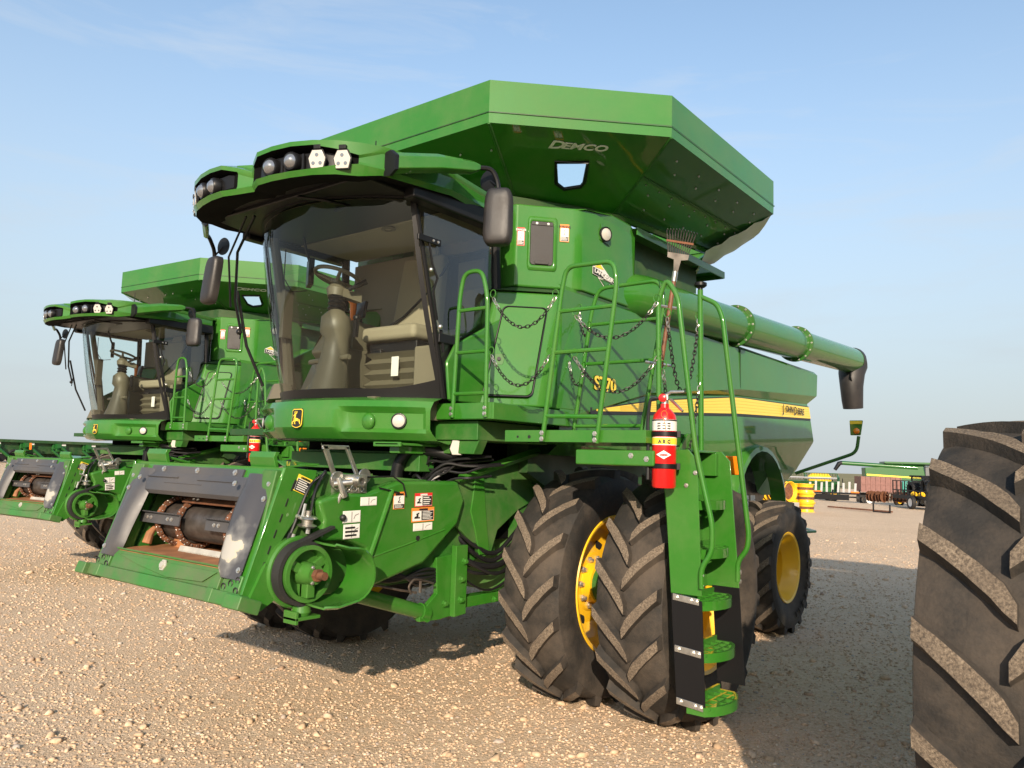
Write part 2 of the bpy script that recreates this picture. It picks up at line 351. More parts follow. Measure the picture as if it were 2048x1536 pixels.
def groundmat():
    m = bpy.data.materials.new('ground_mat'); m.use_nodes = True; n = m.node_tree.nodes; l = m.node_tree.links.new; b = n['Principled BSDF']
    b.inputs['Roughness'].default_value = .95; b.inputs['Specular IOR Level'].default_value = .2
    t = n.new('ShaderNodeTexCoord')
    def noise(sc, det=6, ro=.6):
        q = n.new('ShaderNodeTexNoise'); q.inputs['Scale'].default_value = sc; q.inputs['Detail'].default_value = det; q.inputs['Roughness'].default_value = ro; l(t.outputs['Object'], q.inputs[0]); return q
    def vor(sc, feat='F1'):
        q = n.new('ShaderNodeTexVoronoi'); q.inputs['Scale'].default_value = sc; q.feature = feat; l(t.outputs['Object'], q.inputs[0]); return q
    def ramp(src, pts):
        q = n.new('ShaderNodeValToRGB'); e = q.color_ramp.elements
        e[0].position, e[0].color = pts[0][0], (*pts[0][1], 1); e[1].position, e[1].color = pts[-1][0], (*pts[-1][1], 1)
        for p_, c_ in pts[1:-1]: k = e.new(p_); k.color = (*c_, 1)
        l(src, q.inputs[0]); return q
    def mixc(f, a, c, mode='MIX'):
        q = n.new('ShaderNodeMixRGB'); q.blend_type = mode
        for i, s_ in enumerate((f, a, c)):
            if isinstance(s_, (float, int)): q.inputs[i].default_value = s_
            elif isinstance(s_, tuple): q.inputs[i].default_value = (*s_, 1)
            else: l(s_, q.inputs[i])
        return q.outputs[0]
    big = noise(.35, 4); mid = noise(2.3, 5); fine = noise(130, 4, .7)
    v1 = vor(38); v2 = vor(95)
    base = ramp(big.outputs[0], [(.32, (.46, .315, .19)), (.5, (.62, .445, .285)), (.68, (.70, .53, .365))]).outputs[0]
    base = mixc(.55, base, ramp(v1.outputs['Color'], [(.15, (.42, .295, .185)), (.5, (.64, .46, .305)), (.9, (.76, .63, .48))]).outputs[0])
    base = mixc(.4, base, ramp(v2.outputs['Color'], [(.1, (.42, .30, .195)), (.9, (.74, .58, .42))]).outputs[0])
    base = mixc(ramp(mid.outputs[0], [(.45, (0, 0, 0)), (.75, (.45, .45, .45))]).outputs[0], base, (.68, .53, .385))
    # pasture beyond the gravel yard
    sx = n.new('ShaderNodeSeparateXYZ'); l(t.outputs['Object'], sx.inputs[0])
    ln = n.new('ShaderNodeVectorMath'); ln.operation = 'LENGTH'; l(t.outputs['Object'], ln.inputs[0])
    far = n.new('ShaderNodeMapRange'); far.inputs[1].default_value = 128; far.inputs[2].default_value = 135; l(ln.outputs['Value'], far.inputs[0])
    fcol = ramp(noise(.012, 5).outputs[0], [(.35, (.17, .16, .075)), (.65, (.27, .23, .12))]).outputs[0]
    base = mixc(far.outputs[0], base, fcol)
    l(base, b.inputs['Base Color'])
    h = n.new('ShaderNodeMath'); h.operation = 'MULTIPLY_ADD'; h.inputs[1].default_value = -1.2; l(v1.outputs['Distance'], h.inputs[0]); l(fine.outputs[0], h.inputs[2])
    h2 = n.new('ShaderNodeMath'); h2.operation = 'MULTIPLY_ADD'; h2.inputs[1].default_value = -.8; l(v2.outputs['Distance'], h2.inputs[0]); l(h.outputs[0], h2.inputs[2])
    h3 = n.new('ShaderNodeMath'); h3.operation = 'MULTIPLY_ADD'; h3.inputs[1].default_value = 1.5; l(mid.outputs[0], h3.inputs[0]); l(h2.outputs[0], h3.inputs[2])
    bp = n.new('ShaderNodeBump'); bp.inputs['Strength'].default_value = .6; bp.inputs['Distance'].default_value = .014; l(h3.outputs[0], bp.inputs['Height']); l(bp.outputs[0], b.inputs['Normal'])
    MT['ground'] = m
groundmat()
kind(g.build('ground', 'ground', ang=180), 'structure')
def stonemat():
    m = bpy.data.materials.new('stone_mat'); m.use_nodes = True; n = m.node_tree.nodes; l = m.node_tree.links.new; b = n['Principled BSDF']; b.inputs['Roughness'].default_value = .9; b.inputs['Specular IOR Level'].default_value = .25
    ge = n.new('ShaderNodeNewGeometry'); c = n.new('ShaderNodeValToRGB'); e = c.color_ramp.elements
    e[0].position = 0; e[0].color = (.42, .295, .19, 1); e[1].position = 1; e[1].color = (.72, .60, .46, 1)
    for p_, q in ((.3, (.55, .395, .26)), (.6, (.62, .45, .31)), (.82, (.67, .51, .37)), (.9, (.40, .27, .18)), (.96, (.42, .38, .34))): k = e.new(p_); k.color = (*q, 1)
    t = n.new('ShaderNodeTexCoord'); q = n.new('ShaderNodeTexNoise'); q.inputs['Scale'].default_value = 45; q.inputs['Detail'].default_value = 5; l(t.outputs['Object'], q.inputs[0])
    mr = n.new('ShaderNodeMapRange'); mr.inputs[1].default_value = .3; mr.inputs[2].default_value = .7; mr.inputs[3].default_value = .78; mr.inputs[4].default_value = 1.15; l(q.outputs[0], mr.inputs[0])
    mu = n.new('ShaderNodeMixRGB'); mu.blend_type = 'MULTIPLY'; mu.inputs[0].default_value = 1
    l(ge.outputs['Random Per Island'], c.inputs[0]); l(c.outputs[0], mu.inputs[1]); l(mr.outputs[0], mu.inputs[2]); l(mu.outputs[0], b.inputs['Base Color'])
    bp = n.new('ShaderNodeBump'); bp.inputs['Strength'].default_value = .4; bp.inputs['Distance'].default_value = .004; l(q.outputs[0], bp.inputs['Height']); l(bp.outputs[0], b.inputs['Normal'])
    MT['stone'] = m
stonemat()
def gravel(N=230000):
    rs = np.random.RandomState(3)
    t = (1+5**.5)/2
    iv = np.array([(-1, t, 0), (1, t, 0), (-1, -t, 0), (1, -t, 0), (0, -1, t), (0, 1, t), (0, -1, -t), (0, 1, -t), (t, 0, -1), (t, 0, 1), (-t, 0, -1), (-t, 0, 1)])/math.hypot(1, t)
    fi = np.array([(0, 11, 5), (0, 5, 1), (0, 1, 7), (0, 7, 10), (0, 10, 11), (1, 5, 9), (5, 11, 4), (11, 10, 2), (10, 7, 6), (7, 1, 8), (3, 9, 4), (3, 4, 2), (3, 2, 6), (3, 6, 8), (3, 8, 9), (4, 9, 5), (2, 4, 11), (6, 2, 10), (8, 6, 7), (9, 8, 1)])
    # spread over a wide fan of yard around the machines, denser close by
    rr_ = 1.7+36*rs.rand(N)**1.9; an = math.atan2(-math.sin(YAW), -math.cos(YAW))+rad(52)*(rs.rand(N)*2-1)
    x = M.translation.x+rr_*np.cos(an); y = M.translation.y+rr_*np.sin(an)
    sz = .0032+.0072*rs.rand(N)**2; big = rs.rand(N) < .022; sz[big] = .009+.019*rs.rand(big.sum())**2.6; sz *= (1+.05*np.minimum(rr_, 16))*np.clip((38-rr_)/22, 0, 1)
    z = np.array([ground_h(a, b) for a, b in zip(x, y)])
    vv = np.empty((N, 12, 3)); j = 1+.46*(rs.rand(N, 12, 1)*2-1)
    sc = np.stack([sz*(.8+.5*rs.rand(N)), sz*(.8+.5*rs.rand(N)), sz*(.5+.35*rs.rand(N))], -1)[:, None, :]
    loc = iv[None]*j*sc; a = rs.rand(N)*6.283; ca, sa = np.cos(a)[:, None], np.sin(a)[:, None]
    vv[..., 0] = loc[..., 0]*ca-loc[..., 1]*sa+x[:, None]; vv[..., 1] = loc[..., 0]*sa+loc[..., 1]*ca+y[:, None]; vv[..., 2] = loc[..., 2]+(z+sz*.22)[:, None]
    F = (fi[None]+12*np.arange(N)[:, None, None]).reshape(-1, 3)
    me = bpy.data.meshes.new('gravel'); me.vertices.add(N*12); me.vertices.foreach_set('co', vv.ravel()); me.loops.add(F.size); me.loops.foreach_set('vertex_index', F.ravel())
    me.polygons.add(len(F)); me.polygons.foreach_set('loop_start', np.arange(0, F.size, 3)); me.polygons.foreach_set('loop_total', np.full(len(F), 3)); me.update(); me.validate()
    me.materials.append(MT['stone']); o = bpy.data.objects.new('gravel', me); C.objects.link(o)
    kind(o, 'stuff'); o['label'] = 'loose tan and grey gravel stones scattered over the yard'; o['category'] = 'gravel'
gravel()
# ---------------------------------------------------------------- wheels
def make_wheel(name, R, w, rim, parent, loc, nl=18, side=1, dish=.16, deep=False, brand=False, rimlabel=None):
    """tyre as a part of the machine, rim a sub-part. axis = y, outer side = side"""
    hw = w/2; prof = []
    def P(yy, rr_): prof.append((yy, rr_))
    for t in range(11):                       # sidewall from bead to shoulder
        t /= 10; rr_ = rim+.005+(R-.10-rim)*t; P(-hw*(.74+.27*math.sin(math.pi*.5*min(1, t*1.3))-.055*max(0, t-.8)/.2), rr_)
    for t in range(1, 12):
        yy = -hw*.93+2*hw*.93*t/12; P(yy, R-.052-.030*(yy/hw)**2)
    prof += [(-a, b_) for a, b_ in prof[:11]][::-1]
    b = MB(); b.lathe(prof, (0, 0, 0), (0, 1, 0), 96)
    N = 9; aw, bw = .035, .056
    for s in (-1, 1):
        for i in range(nl):
            th0 = 2*math.pi*(i+(.5 if s > 0 else 0))/nl
            rings = []
            for k in range(N+1):
                v = k/N; yy = s*(-.012+hw*(.985)*min(1, v*1.12)); over = max(0, v-.89)/.11
                th = th0+(.285*min(1, v*1.12)**.82)/R+ .012*over/R
                rt = R-.004-.020*(yy/hw)**2-.075*over; rb = R-.075-.028*(yy/hw)**2-.06*over
                sl = 1.35-.35*v; jt = 1+random.uniform(-.07, .07)
                if k == 0: aa, bb = aw*.9, bw
                else: aa, bb = aw*sl*jt*(1.15 if over else 1), bw*sl
                ring = []
                for (o_, q) in ((-bb, rb), (-aa, rt), (aa, rt+random.uniform(-.002, .002)), (bb, rb)):
                    a_ = th+o_/R; ring.append((q*math.cos(a_), yy if q > rb else yy, q*math.sin(a_)))
                rings.append(ring)
            n0 = len(b.v)
            for rg in rings: b.v += rg
            for k in range(N):
                for j, mi_ in ((0, 0), (1, 1), (2, 0)):
                    b.f.append((n0+k*4+j, n0+k*4+j+1, n0+(k+1)*4+j+1, n0+(k+1)*4+j)); b.m.append(mi_ if not (k == N-1) else 0)
            b.f.append((n0, n0+1, n0+2, n0+3)); b.m.append(0); e = n0+N*4; b.f.append((e, e+1, e+2, e+3)); b.m.append(0)
    # small raised blocks on the sidewall under each lug
    t = b.build(name+'_tyre', ['rubber', 'lug'], parent, ang=30, bevel=.007 if name == 'front' else 0); t.location = loc
    q = MB(); s = side; y0 = hw*.76
    q.lathe([(s*y0, rim+.028), (s*(y0+.015), rim+.02), (s*(y0+.006), rim-.005), (s*(y0-.05), rim-.03), (s*(y0-.12), rim-.05), (s*(y0-.16), rim-.085), (s*(y0-.30 if deep else y0-.22), rim-.09), (-s*y0*.6, rim-.05), (-s*y0, rim+.028)], (0, 0, 0), (0, 1, 0), 64)
    dy = s*(y0-(.30 if deep else dish))
    q.lathe([(dy, rim-.07), (dy-s*.02, rim-.13), (dy-s*.06, rim*.62), (dy-s*.045, rim*.45), (dy-s*.03, rim*.42), (dy-s*.03, .0)], (0, 0, 0), (0, 1, 0), 64)
    q.lathe([(dy-s*.03, .17), (dy+s*.05, .16), (dy+s*.06, .0)], (0, 0, 0), (0, 1, 0), 32)
    q.mi(1)
    for i in range(10):
        a = 2*math.pi*i/10; q.bolt((math.cos(a)*rim*.36, dy-s*.03, math.sin(a)*rim*.36), (0, s, 0), .02, .04)
    for i in range(4):
        a = 2*math.pi*i/4+.4; q.mi(2); q.lathe([(dy-s*.052, .0), (dy-s*.052, .055)], (math.cos(a)*rim*.62, 0, math.sin(a)*rim*.62), (0, 1, 0), 16)
    rm = q.build(name+'_rim', ['yellow', 'bolt', 'decal_black'], t, ang=30)
    if rimlabel: rm['label'] = rimlabel
    return t
def ring_letters(parent, s, R0, y, size, a_start, step, m='decal_black'):
    a = a_start
    for ch in s:
        c, sn = math.cos(a), math.sin(a); rad_ = Vector((c, 0, sn)); tg = Vector((-sn, 0, c))
        text('sidewall_lettering', ch, size, m, parent, (Vector((c*R0, y, sn*R0)), tg, rad_, Vector((0, 1, 0))), bold=.006, thick=.006, align='CENTER', sx=1.1, lift=.001)
        a += step

# ---------------------------------------------------------------- combine
RF, RR, WF, WR = .925, .755, .515, .50
YI, YO, YR, XR = 1.473, 2.275, 1.62, -3.66
FEEDER = []                     # parts that tilt with the feeder house
BY = 1.36
def make_combine():
    T = empty('combine_harvester', 'green combine shown whole, a garden rake tied upright to its ladder rail', 'combine harvester', group='green combines parked in a row')
    for s, nm in ((1, 'front'), (-1, 'front')):
        make_wheel('front', RF, WF, .515, T, (0, s*YI, RF-.03), 18, s, deep=False)
        make_wheel('front', RF, WF, .515, T, (0, s*YO, RF-.03), 18, s, deep=True)
    for s in (1, -1):
        t = make_wheel('rear', RR, WR, .375, T, (XR, s*YR, RR-.02), 17, s, deep=True)
        if s == 1: ring_letters(t, 'GOODYEAR', .50, .2575, .095, rad(168), rad(13), 'black')
    # axles
    b = MB(); b.cyl((0, -1.2, .89), (0, 1.2, .89), .17, 20); b.box(-.25, .25, -.9, .9, .75, 1.5)
    for s in (-1, 1): b.cyl((0, s*1.15, .89), (0, s*2.2, .89), .14, 20); b.box(-.22, .22, s*.95-.14, s*.95+.14, .6, 1.35)
    b.build('front_axle', 'green_matte', T, bevel=.012)
    b = MB(); b.box(XR-.12, XR+.12, -1.3, 1.3, .62, .86)
    for s in (-1, 1): b.cyl((XR, s*1.2, .73), (XR, s*1.6, .73), .1); b.box(XR-.2, XR+.3, s*.7-.1, s*.7+.1, .8, 1.5)
    b.build('rear_axle', 'green_matte', T, bevel=.012)
    # ---------------- body skins
    def cz(x): return interp([-6.25, -3.37, -1.15, .13, .35], [2.93, 2.77, 2.53, 2.23, 2.20], x)
    def cb(x): return interp([-6.25, -3.37, -1.15, .13, .35], [2.80, 2.69, 2.50, 2.21, 2.19], x)
    def lo(x): return interp([-6.14, -2.66, -1.5, .35], [2.25, 2.01, 1.98, 2.0], x)
    def end(z): return interp([1.5, 2.25, 2.80, 2.93, 3.3], [-5.35, -6.12, -6.0, -6.24, -6.33], z)
    b = MB(); NX = 40
    def col(x, s):
        c1, c2, l_ = cz(x), cb(x), lo(x)
        k = min(1, max(0, (-x+.2)/2.5)); pts = [(3.29, BY-.05), (3.24, BY), (c1+.01, BY+.012*k), (c1-.005, BY+.012*k), (c2, BY-.055*k), (c2-.02, BY-.05*k), (lerp(c2, l_, .45), BY-.02*k), (l_+.02, BY), (l_-.015, BY-.01), (lerp(l_, 1.5, .5), BY-.11), (1.5, BY-.30)]
        return [(x, y, z) for z, y in pts]
    XS = [.35-(.35+6.4)*i/NX for i in range(NX+1)]
    rings = []
    for x in XS:
        rg = []
        for (_, y, z) in col(x, 1):
            xx = max(x, end(z)); zz = z
            # wheel arch cut over the rear wheel
            dx = xx+3.95; 
            if z < 2.03 and -1.45 < dx < .95:
                top = 1.32+.74*math.sqrt(max(0, 1-(dx/.80)**2)) if abs(dx) < .80 else 1.3
                zz = max(zz, min(top, lo(xx)-.01))
            if z < 2.0 and xx > -2.9: zz = max(z, lo(xx)-.10)
            rg.append((xx, y, zz))
        rings.append(rg)
    b.loft(rings, close=False)
    b.build('body_side_panel', 'green', T, ang=28, mirror=True)
    b = MB()   # roof deck, rear wall, inner body core
    b.box(-6.28, -.6, -1.32, 1.32, 3.22, 3.285)
    b.slab([(-6.32, -1.3, 3.28), (-6.32, 1.3, 3.28), (-6.22, 1.3, 2.93), (-6.22, -1.3, 2.93)], (.04, 0, 0))
    b.slab([(-6.0, -1.3, 2.93), (-6.0, 1.3, 2.93), (-6.1, 1.3, 2.25), (-6.1, -1.3, 2.25)], (.04, 0, 0))
    b.slab([(-6.1, -1.3, 2.25), (-6.1, 1.3, 2.25), (-5.3, 1.05, 1.5), (-5.3, -1.05, 1.5)], (.04, 0, 0))
    b.build('body_deck', 'green', T)
    b = MB(); b.prism([(.3, 2.25), (.3, 1.75), (-.6, 1.35), (-2.7, 1.3), (-3.1, 1.75), (-4.7, 1.8), (-5.3, 1.5), (-6.0, 2.2), (-6.1, 3.2), (.3, 3.2)], 1, -1.02, 1.02)
    b.build('body_core', 'green_dark', T)
    # yellow stripe with dark border
    for s in (1, -1):
        def strip(dz0, dz1, off, nm, m, x0=-.2):
            q = MB(); rg = []
            for i in range(31):
                x = lerp(x0, -6.03, i/30); st = interp([-6.1, -3.37, -1.36, -.18], [2.75, 2.67, 2.47, 2.30], x); sb = interp([-6.1, -3.37, -1.36, -.18], [2.59, 2.48, 2.36, 2.285], x)
                k = min(1, max(0, (-x+.2)/2.5)); c2, l_ = cb(x), lo(x)
                def yy(z):
                    t = (z-(c2-.02))/(lerp(c2, l_, .45)-(c2-.02)); return lerp(BY-.05*k, BY-.02*k, min(1, max(-.4, t)))
                za, zb = st+dz1, sb+dz0
                rg.append([(x, s*(yy(za)+off), za), (x, s*(yy((za+zb)/2)+off), (za+zb)/2), (x, s*(yy(zb)+off), zb)])
            q.loft(rg, close=False); return q.build(nm, m, T, solid=.003)
        strip(-.028, .012, .008, 'stripe_border', 'decal_black', -.1)
        sp = strip(.0, .0, .012, 'body_stripe', 'stripe_yellow')
        for j in range(4):
            q = MB()
            for i in range(30):
                xa, xb = lerp(-.6, -6.0, i/30), lerp(-.6, -6.0, (i+1)/30); pts = []
                for x in (xa, xb):
                    st = interp([-6.1, -3.37, -1.36, -.18], [2.75, 2.67, 2.47, 2.30], x); sb = interp([-6.1, -3.37, -1.36, -.18], [2.59, 2.48, 2.36, 2.285], x)
                    z = lerp(sb, st, (j+1)/5); k = min(1, max(0, (-x+.2)/2.5)); c2, l_ = cb(x), lo(x); t = (z-(c2-.02))/(lerp(c2, l_, .45)-(c2-.02)); pts.append((x, s*(lerp(BY-.05*k, BY-.02*k, min(1, max(-.4, t)))+.015), z))
                q.slab([pts[0], pts[1], V3(pts[1])+Vector((0, 0, .004)), V3(pts[0])+Vector((0, 0, .004))], (0, s*.001, 0))
            q.build('stripe_line', 'yellow', sp)
    text('maker_lettering', 'J', .15, 'decal_black', T, frame((-4.84, BY+.0, 2.60), (-1, 0, .012), (0, 0, 1)), bold=.0015, sx=1.05, lift=.0)
    text('maker_lettering', 'OHN', .115, 'decal_black', T, frame((-4.94, BY+.0, 2.615), (-1, 0, .012), (0, 0, 1)), bold=.0015, sx=1.15, lift=.0)
    text('maker_lettering', 'D', .15, 'decal_black', T, frame((-5.28, BY+.0, 2.60), (-1, 0, .012), (0, 0, 1)), bold=.0015, sx=1.05, lift=.0)
    text('maker_lettering', 'EERE', .115, 'decal_black', T, frame((-5.425, BY+.0, 2.615), (-1, 0, .012), (0, 0, 1)), bold=.0015, sx=1.15, lift=.0)
    f7 = frame((-.14, BY+.004, 2.47), (-1, 0, 0), (0, 0, 1))
    text('model_lettering', 'S770', .165, 'decal_black', T, f7, bold=.008, sx=1.12)
    text('model_lettering', 'S770', .165, 'stripe_yellow', T, (f7[0]+Vector((0, .005, 0)), *f7[1:]), bold=.004, sx=1.12)
    # seam
    b = MB(); b.box(-3.36, -3.345, BY+.004, BY+.014, 2.78, 3.26); b.box(-3.35, -3.335, BY-.05, BY-.035, 2.05, 2.48); b.build('panel_seam', 'green_dark', T)
    # rear wheel arch lip and the dark chute behind it
    b = MB()
    for s in (1, -1):
        rg = []
        for i in range(15):
            a = rad(-8)+rad(188)*i/14; c, sn = math.cos(a), math.sin(a)
            rg.append([(-3.95+.78*c, s*(BY-.12), 1.33+.73*sn), (-3.95+.78*c, s*(BY+.07), 1.33+.73*sn), (-3.95+.83*c, s*(BY+.06), 1.33+.79*sn), (-3.95+.85*c, s*(BY-.06), 1.33+.83*sn)])
        b.loft(rg, caps=True)
    b.build('rear_fender', 'green', T, ang=40)
    b = MB(); b.slab([(-4.3, 1.0, 1.75), (-5.2, 1.0, 1.55), (-4.75, .95, 1.0), (-4.1, .95, 1.0)], (0, -.05, 0)); b.build('chute_panel', 'steel', T)
    decal(T, frame((-4.33, 1.03, 1.32), (-1, 0, 0), (0, 0, 1)), .16, .18, 'w', None, 1); decal(T, frame((-4.55, 1.03, 1.32), (-1, 0, 0), (0, 0, 1)), .16, .18, 'w', None, 1)
    # ---------------- front upper box (beside and behind the cab)
    def plan(z, pts): return [(x, y, z) for x, y in pts]
    U = [(.50, .98), (.40, 1.06), (.145, 1.295), (.11, 1.33), (.06, BY), (-.84, BY), (-.84, .5), (.50, .5)]
    b = MB(); b.loft([plan(3.275, U), plan(3.98, U)], caps=True)
    b.slab([(-.84, BY, 3.98), (.06, BY, 3.98), (-.4, BY, 4.065), (-.75, BY, 4.06)], (0, -.6, 0))
    b.build('upper_side_box', 'green', T, bevel=.02, mirror=True)
    # the lower part with the tall door
    Lo = [(.98, .96), (.90, 1.03), (.63, 1.335), (.56, 1.36), (.34, BY+.004), (.0, BY+.004), (.0, .5), (.9, .5)]
    Up = [(.72, .96), (.66, 1.03), (.39, 1.30), (.35, 1.335), (.10, BY+.002), (-.3, BY+.002), (-.3, .5), (.6, .5)]
    b = MB(); b.loft([plan(2.26, Lo), plan(3.14, Up), plan(3.2, [(x-.02, y-.004) for x, y in Up])], caps=True)
    b.build('lower_side_box', 'green', T, bevel=.018, mirror=True)
    b = MB(); b.loft([plan(3.205, [(x+.015, y-.006) for x, y in Up]), plan(3.27, [(x+.0, y-.008) for x, y in U])], caps=True); b.build('box_gap', 'green_dark', T, mirror=True)
    # door and its groove
    D0 = Vector((.945, 1.0, 2.32)); D1 = Vector((.64, 1.33, 2.32)); E0 = Vector((.70, 1.0, 3.10)); E1 = Vector((.41, 1.295, 3.10))
    nrm = (D1-D0).cross(E0-D0).normalized(); nrm = nrm if nrm.x > 0 else -nrm
    def dp(a, c): return (D0.lerp(D1, a)).lerp(E0.lerp(E1, a), c)+nrm*.004
    def rrect(f_, a0, a1, c0, c1, ra, rc, n=5):
        o = []
        for (ca, cc, s0) in ((a1-ra, c1-rc, 0), (a0+ra, c1-rc, 90), (a0+ra, c0+rc, 180), (a1-ra, c0+rc, 270)):
            for i in range(n+1): t = rad(s0+90*i/n); o.append(f_(ca+ra*math.cos(t), cc+rc*math.sin(t)))
        return o
    b = MB(); b.tube(rrect(dp, .08, .93, .02, .96, .1, .05), .007, 6, closed=True); b.build('door_seal', 'black', T)
    b = MB(); b.slab(rrect(dp, .1, .91, .03, .95, .1, .05), nrm*.006); dr = b.build('service_door', 'green', T, bevel=.004)
    b = MB(); b.slab(rrect(dp, .12, .32, .33, .45, .03, .03), nrm*.009); lk = b.build('door_latch', 'green_matte', dr, bevel=.004)
    b = MB(); b.cyl(dp(.22, .39), dp(.22, .39)+nrm*.022, .015); b.build('latch_button', 'black', dr)
    # hatch in the upper box front face
    A0 = Vector((.43, 1.033, 0)); A1 = Vector((.145, 1.295, 0)); hn = Vector((.676, .737, 0))
    def hp(a, z): q = A0.lerp(A1, a); return Vector((q.x, q.y, z))+hn*.004
    b = MB(); rg = [rrect(hp, .03, .69, 3.42, 3.88, .06, .05), rrect(lambda a, z: hp(a, z)+hn*.014, .05, .67, 3.435, 3.865, .06, .05), rrect(lambda a, z: hp(a, z)+hn*.014, .08, .60, 3.46, 3.84, .05, .04), rrect(lambda a, z: hp(a, z)+hn*.006, .09, .59, 3.465, 3.835, .05, .04)]
    b.loft(rg); ht = b.build('hatch_frame', 'green', T, ang=60)
    b = MB(); b.slab(rrect(lambda a, z: hp(a, z)+hn*.007, .09, .59, 3.465, 3.835, .06, .035), hn*.01); b.slab(rrect(lambda a, z: hp(a, z)+hn*.017, .19, .49, 3.47, 3.50, .02, .01), hn*.012); b.slab(rrect(lambda a, z: hp(a, z)+hn*.017, .10, .58, 3.80, 3.832, .03, .01), hn*.006)
    hc = b.build('hatch_cover', 'plastic', ht, bevel=.003)
    b = MB(); b.bolt(hp(.22, 3.815)+hn*.02, hn, .008); b.bolt(hp(.47, 3.815)+hn*.02, hn, .008); b.build('hatch_bolt', 'bolt', ht)
    du = (A1-A0).normalized()
    decal(T, (hp(.74, 3.68)+hn*.001, du, Vector((0, 0, 1)), hn), .078, .15, 'o', 'WARNING', 3)
    decal(T, (hp(-.20, 3.62)+hn*.001, du, Vector((0, 0, 1)), hn), .065, .155, 'r', 'DANGER', 3)
    # round work light on the side face
    b = MB(); b.lathe([(0, .062), (.02, .066), (.035, .066), (.04, .055)], (-.26, BY+.002, 3.84), (.35, 1, -.1), 24); wl = b.build('side_lamp', 'black', T)
    b = MB(); b.lathe([(.034, .056), (.045, .03), (.048, 0)], (-.26, BY+.002, 3.84), (.35, 1, -.1), 24)
    b.build('lamp_lens', 'lens', wl)
    b = MB(); b.slab([(-.19, BY+.003, 3.78), (-.36, BY+.003, 3.76), (-.37, BY+.003, 3.9), (-.21, BY+.003, 3.93)], (0, .004, 0)); b.build('lamp_plate', 'green', T, bevel=.003)
    # dealer badge: diamond with lettering
    o_ = V3((-.13, BY+.003, 3.36)); q = MB()
    def bp_(pts, k, z): q.mi(k).slab([o_+Vector((-x*1.75+.04, z, y*.8)) for x, y in pts], (0, .002, 0))
    bp_([(0, .205), (.065, .27), (.19, .12), (.12, .0), (.05, .1)], 1, 0); bp_([(.015, .205), (.065, .255), (.10, .205)], 2, .003)
    bp_([(.06, .09), (.12, .015), (.175, .1)], 3, .003); bp_([(.085, .075), (.12, .03), (.15, .08)], 0, .005)
    bp_([(-.005, .12), (.21, .08), (.21, .14), (-.005, .2)], 1, .005); bp_([(-.002, .125), (.207, .085), (.207, .135), (-.002, .195)], 4, .007)
    bd = q.build('dealer_badge', ['green', 'white', 'decal_yellow', 'green_matte', 'decal_black'], T, smooth=False)
    text('badge_lettering', 'LANDMARK', .046, 'white', bd, frame(o_+Vector((.03, .010, .112)), (-1, 0, -.10), (0, 0, 1)), bold=.0012, sx=1.45)
    text('badge_lettering', 'IMPLEMENT', .019, 'white', bd, frame(o_+Vector((-.12, .010, .085)), (-1, 0, -.10), (0, 0, 1)), bold=.0004, sx=1.4)
    # ---------------- grain tank
    zr, zt = 4.471, 4.815
    Rm = [(1.0, 1.068), (-.034, 2.115), (-2.352, 2.115), (-3.39, 1.068)]; Rm = Rm+[(x, -y) for x, y in Rm[::-1]]
    Bs = [(.15, .70, 4.145), (-.62, 1.24, 4.145), (-2.5, 1.38, 4.20), (-3.0, .80, 4.20)]; Bs = Bs+[(x, -y, z) for x, y, z in Bs[::-1]]
    b = MB()
    k = 0.985
    lip = [(x, y, zr+.075) for x, y in Rm]; top = [(x, y, zt) for x, y in Rm]; bot = [(x, y, zr) for x, y in Rm]
    bot_in = [(x*k-.02, y*k, zr+.005) for x, y in Rm]
    b.loft([bot_in, bot, lip, top]); b.build('tank_rim', 'green', T, ang=20, solid=.012)
    b = MB(); n8 = 8; ex = lambda p_: (p_[0]+(.012 if p_[0] > -1 else -.012), p_[1]*1.006)
    b.loft([[(*ex(p_), zr+.078) for p_ in Rm], [(*ex(p_), zr+.086) for p_ in Rm]]); b.build('rim_seam', 'green_dark', T, ang=20)
    # hopper slopes; the front left corner panel holds the window
    b = MB(); A = V3((*Rm[0], zr)); B_ = V3((*Rm[1], zr)); E_ = V3(Bs[1]); G_ = V3(Bs[0])
    U_ = (B_-A).normalized(); nn = U_.cross((E_+G_)/2-A).normalized(); Vd = nn.cross(U_)
    w2 = [A+U_*a+Vd*c for a, c in ((.60, .39), (.865, .36), (.89, .62), (.87, .68), (.73, .73), (.65, .66))]
    n0 = len(b.v); b.add([A, B_, E_, G_]+w2, [(0, 1, 5, 4), (1, 2, 7, 6), (1, 6, 5), (2, 3, 8, 7), (3, 9, 8), (3, 0, 4, 9)])
    for i in range(8):
        if i == 0: continue
        j = (i+1) % 8; b.add([(*Rm[i], zr), (*Rm[j], zr), Bs[j], Bs[i]], [(0, 1, 2, 3)])
    b.build('tank_hopper', 'green', T, ang=10, solid=.008)
    out = nn if nn.z < 0 else -nn
    b = MB(); b.tube([q_+out*.01 for q_ in w2], .018, 8, closed=True); b.build('window_gasket', 'black', T)
    b = MB(); b.add([q_+out*.008 for q_ in w2], [tuple(range(6))]); b.build('tank_window', 'glass', T)
    tx = (A+U_*.50+Vd*.20+out*.006, U_, -Vd, out)
    if (tx[1].cross(tx[2])).dot(out) < 0: pass
    text('tank_lettering', 'D', .125, 'silver', T, (A+U_*.50+Vd*.225+out*.006, U_, -Vd, out), shear=.25, bold=.003, sx=1.35)
    text('tank_lettering', 'EMCO', .097, 'silver', T, (A+U_*.61+Vd*.218+out*.006, U_, -Vd, out), shear=.25, bold=.003, sx=1.38)
    # seams and rows of bolts under the slopes
    bb = MB()
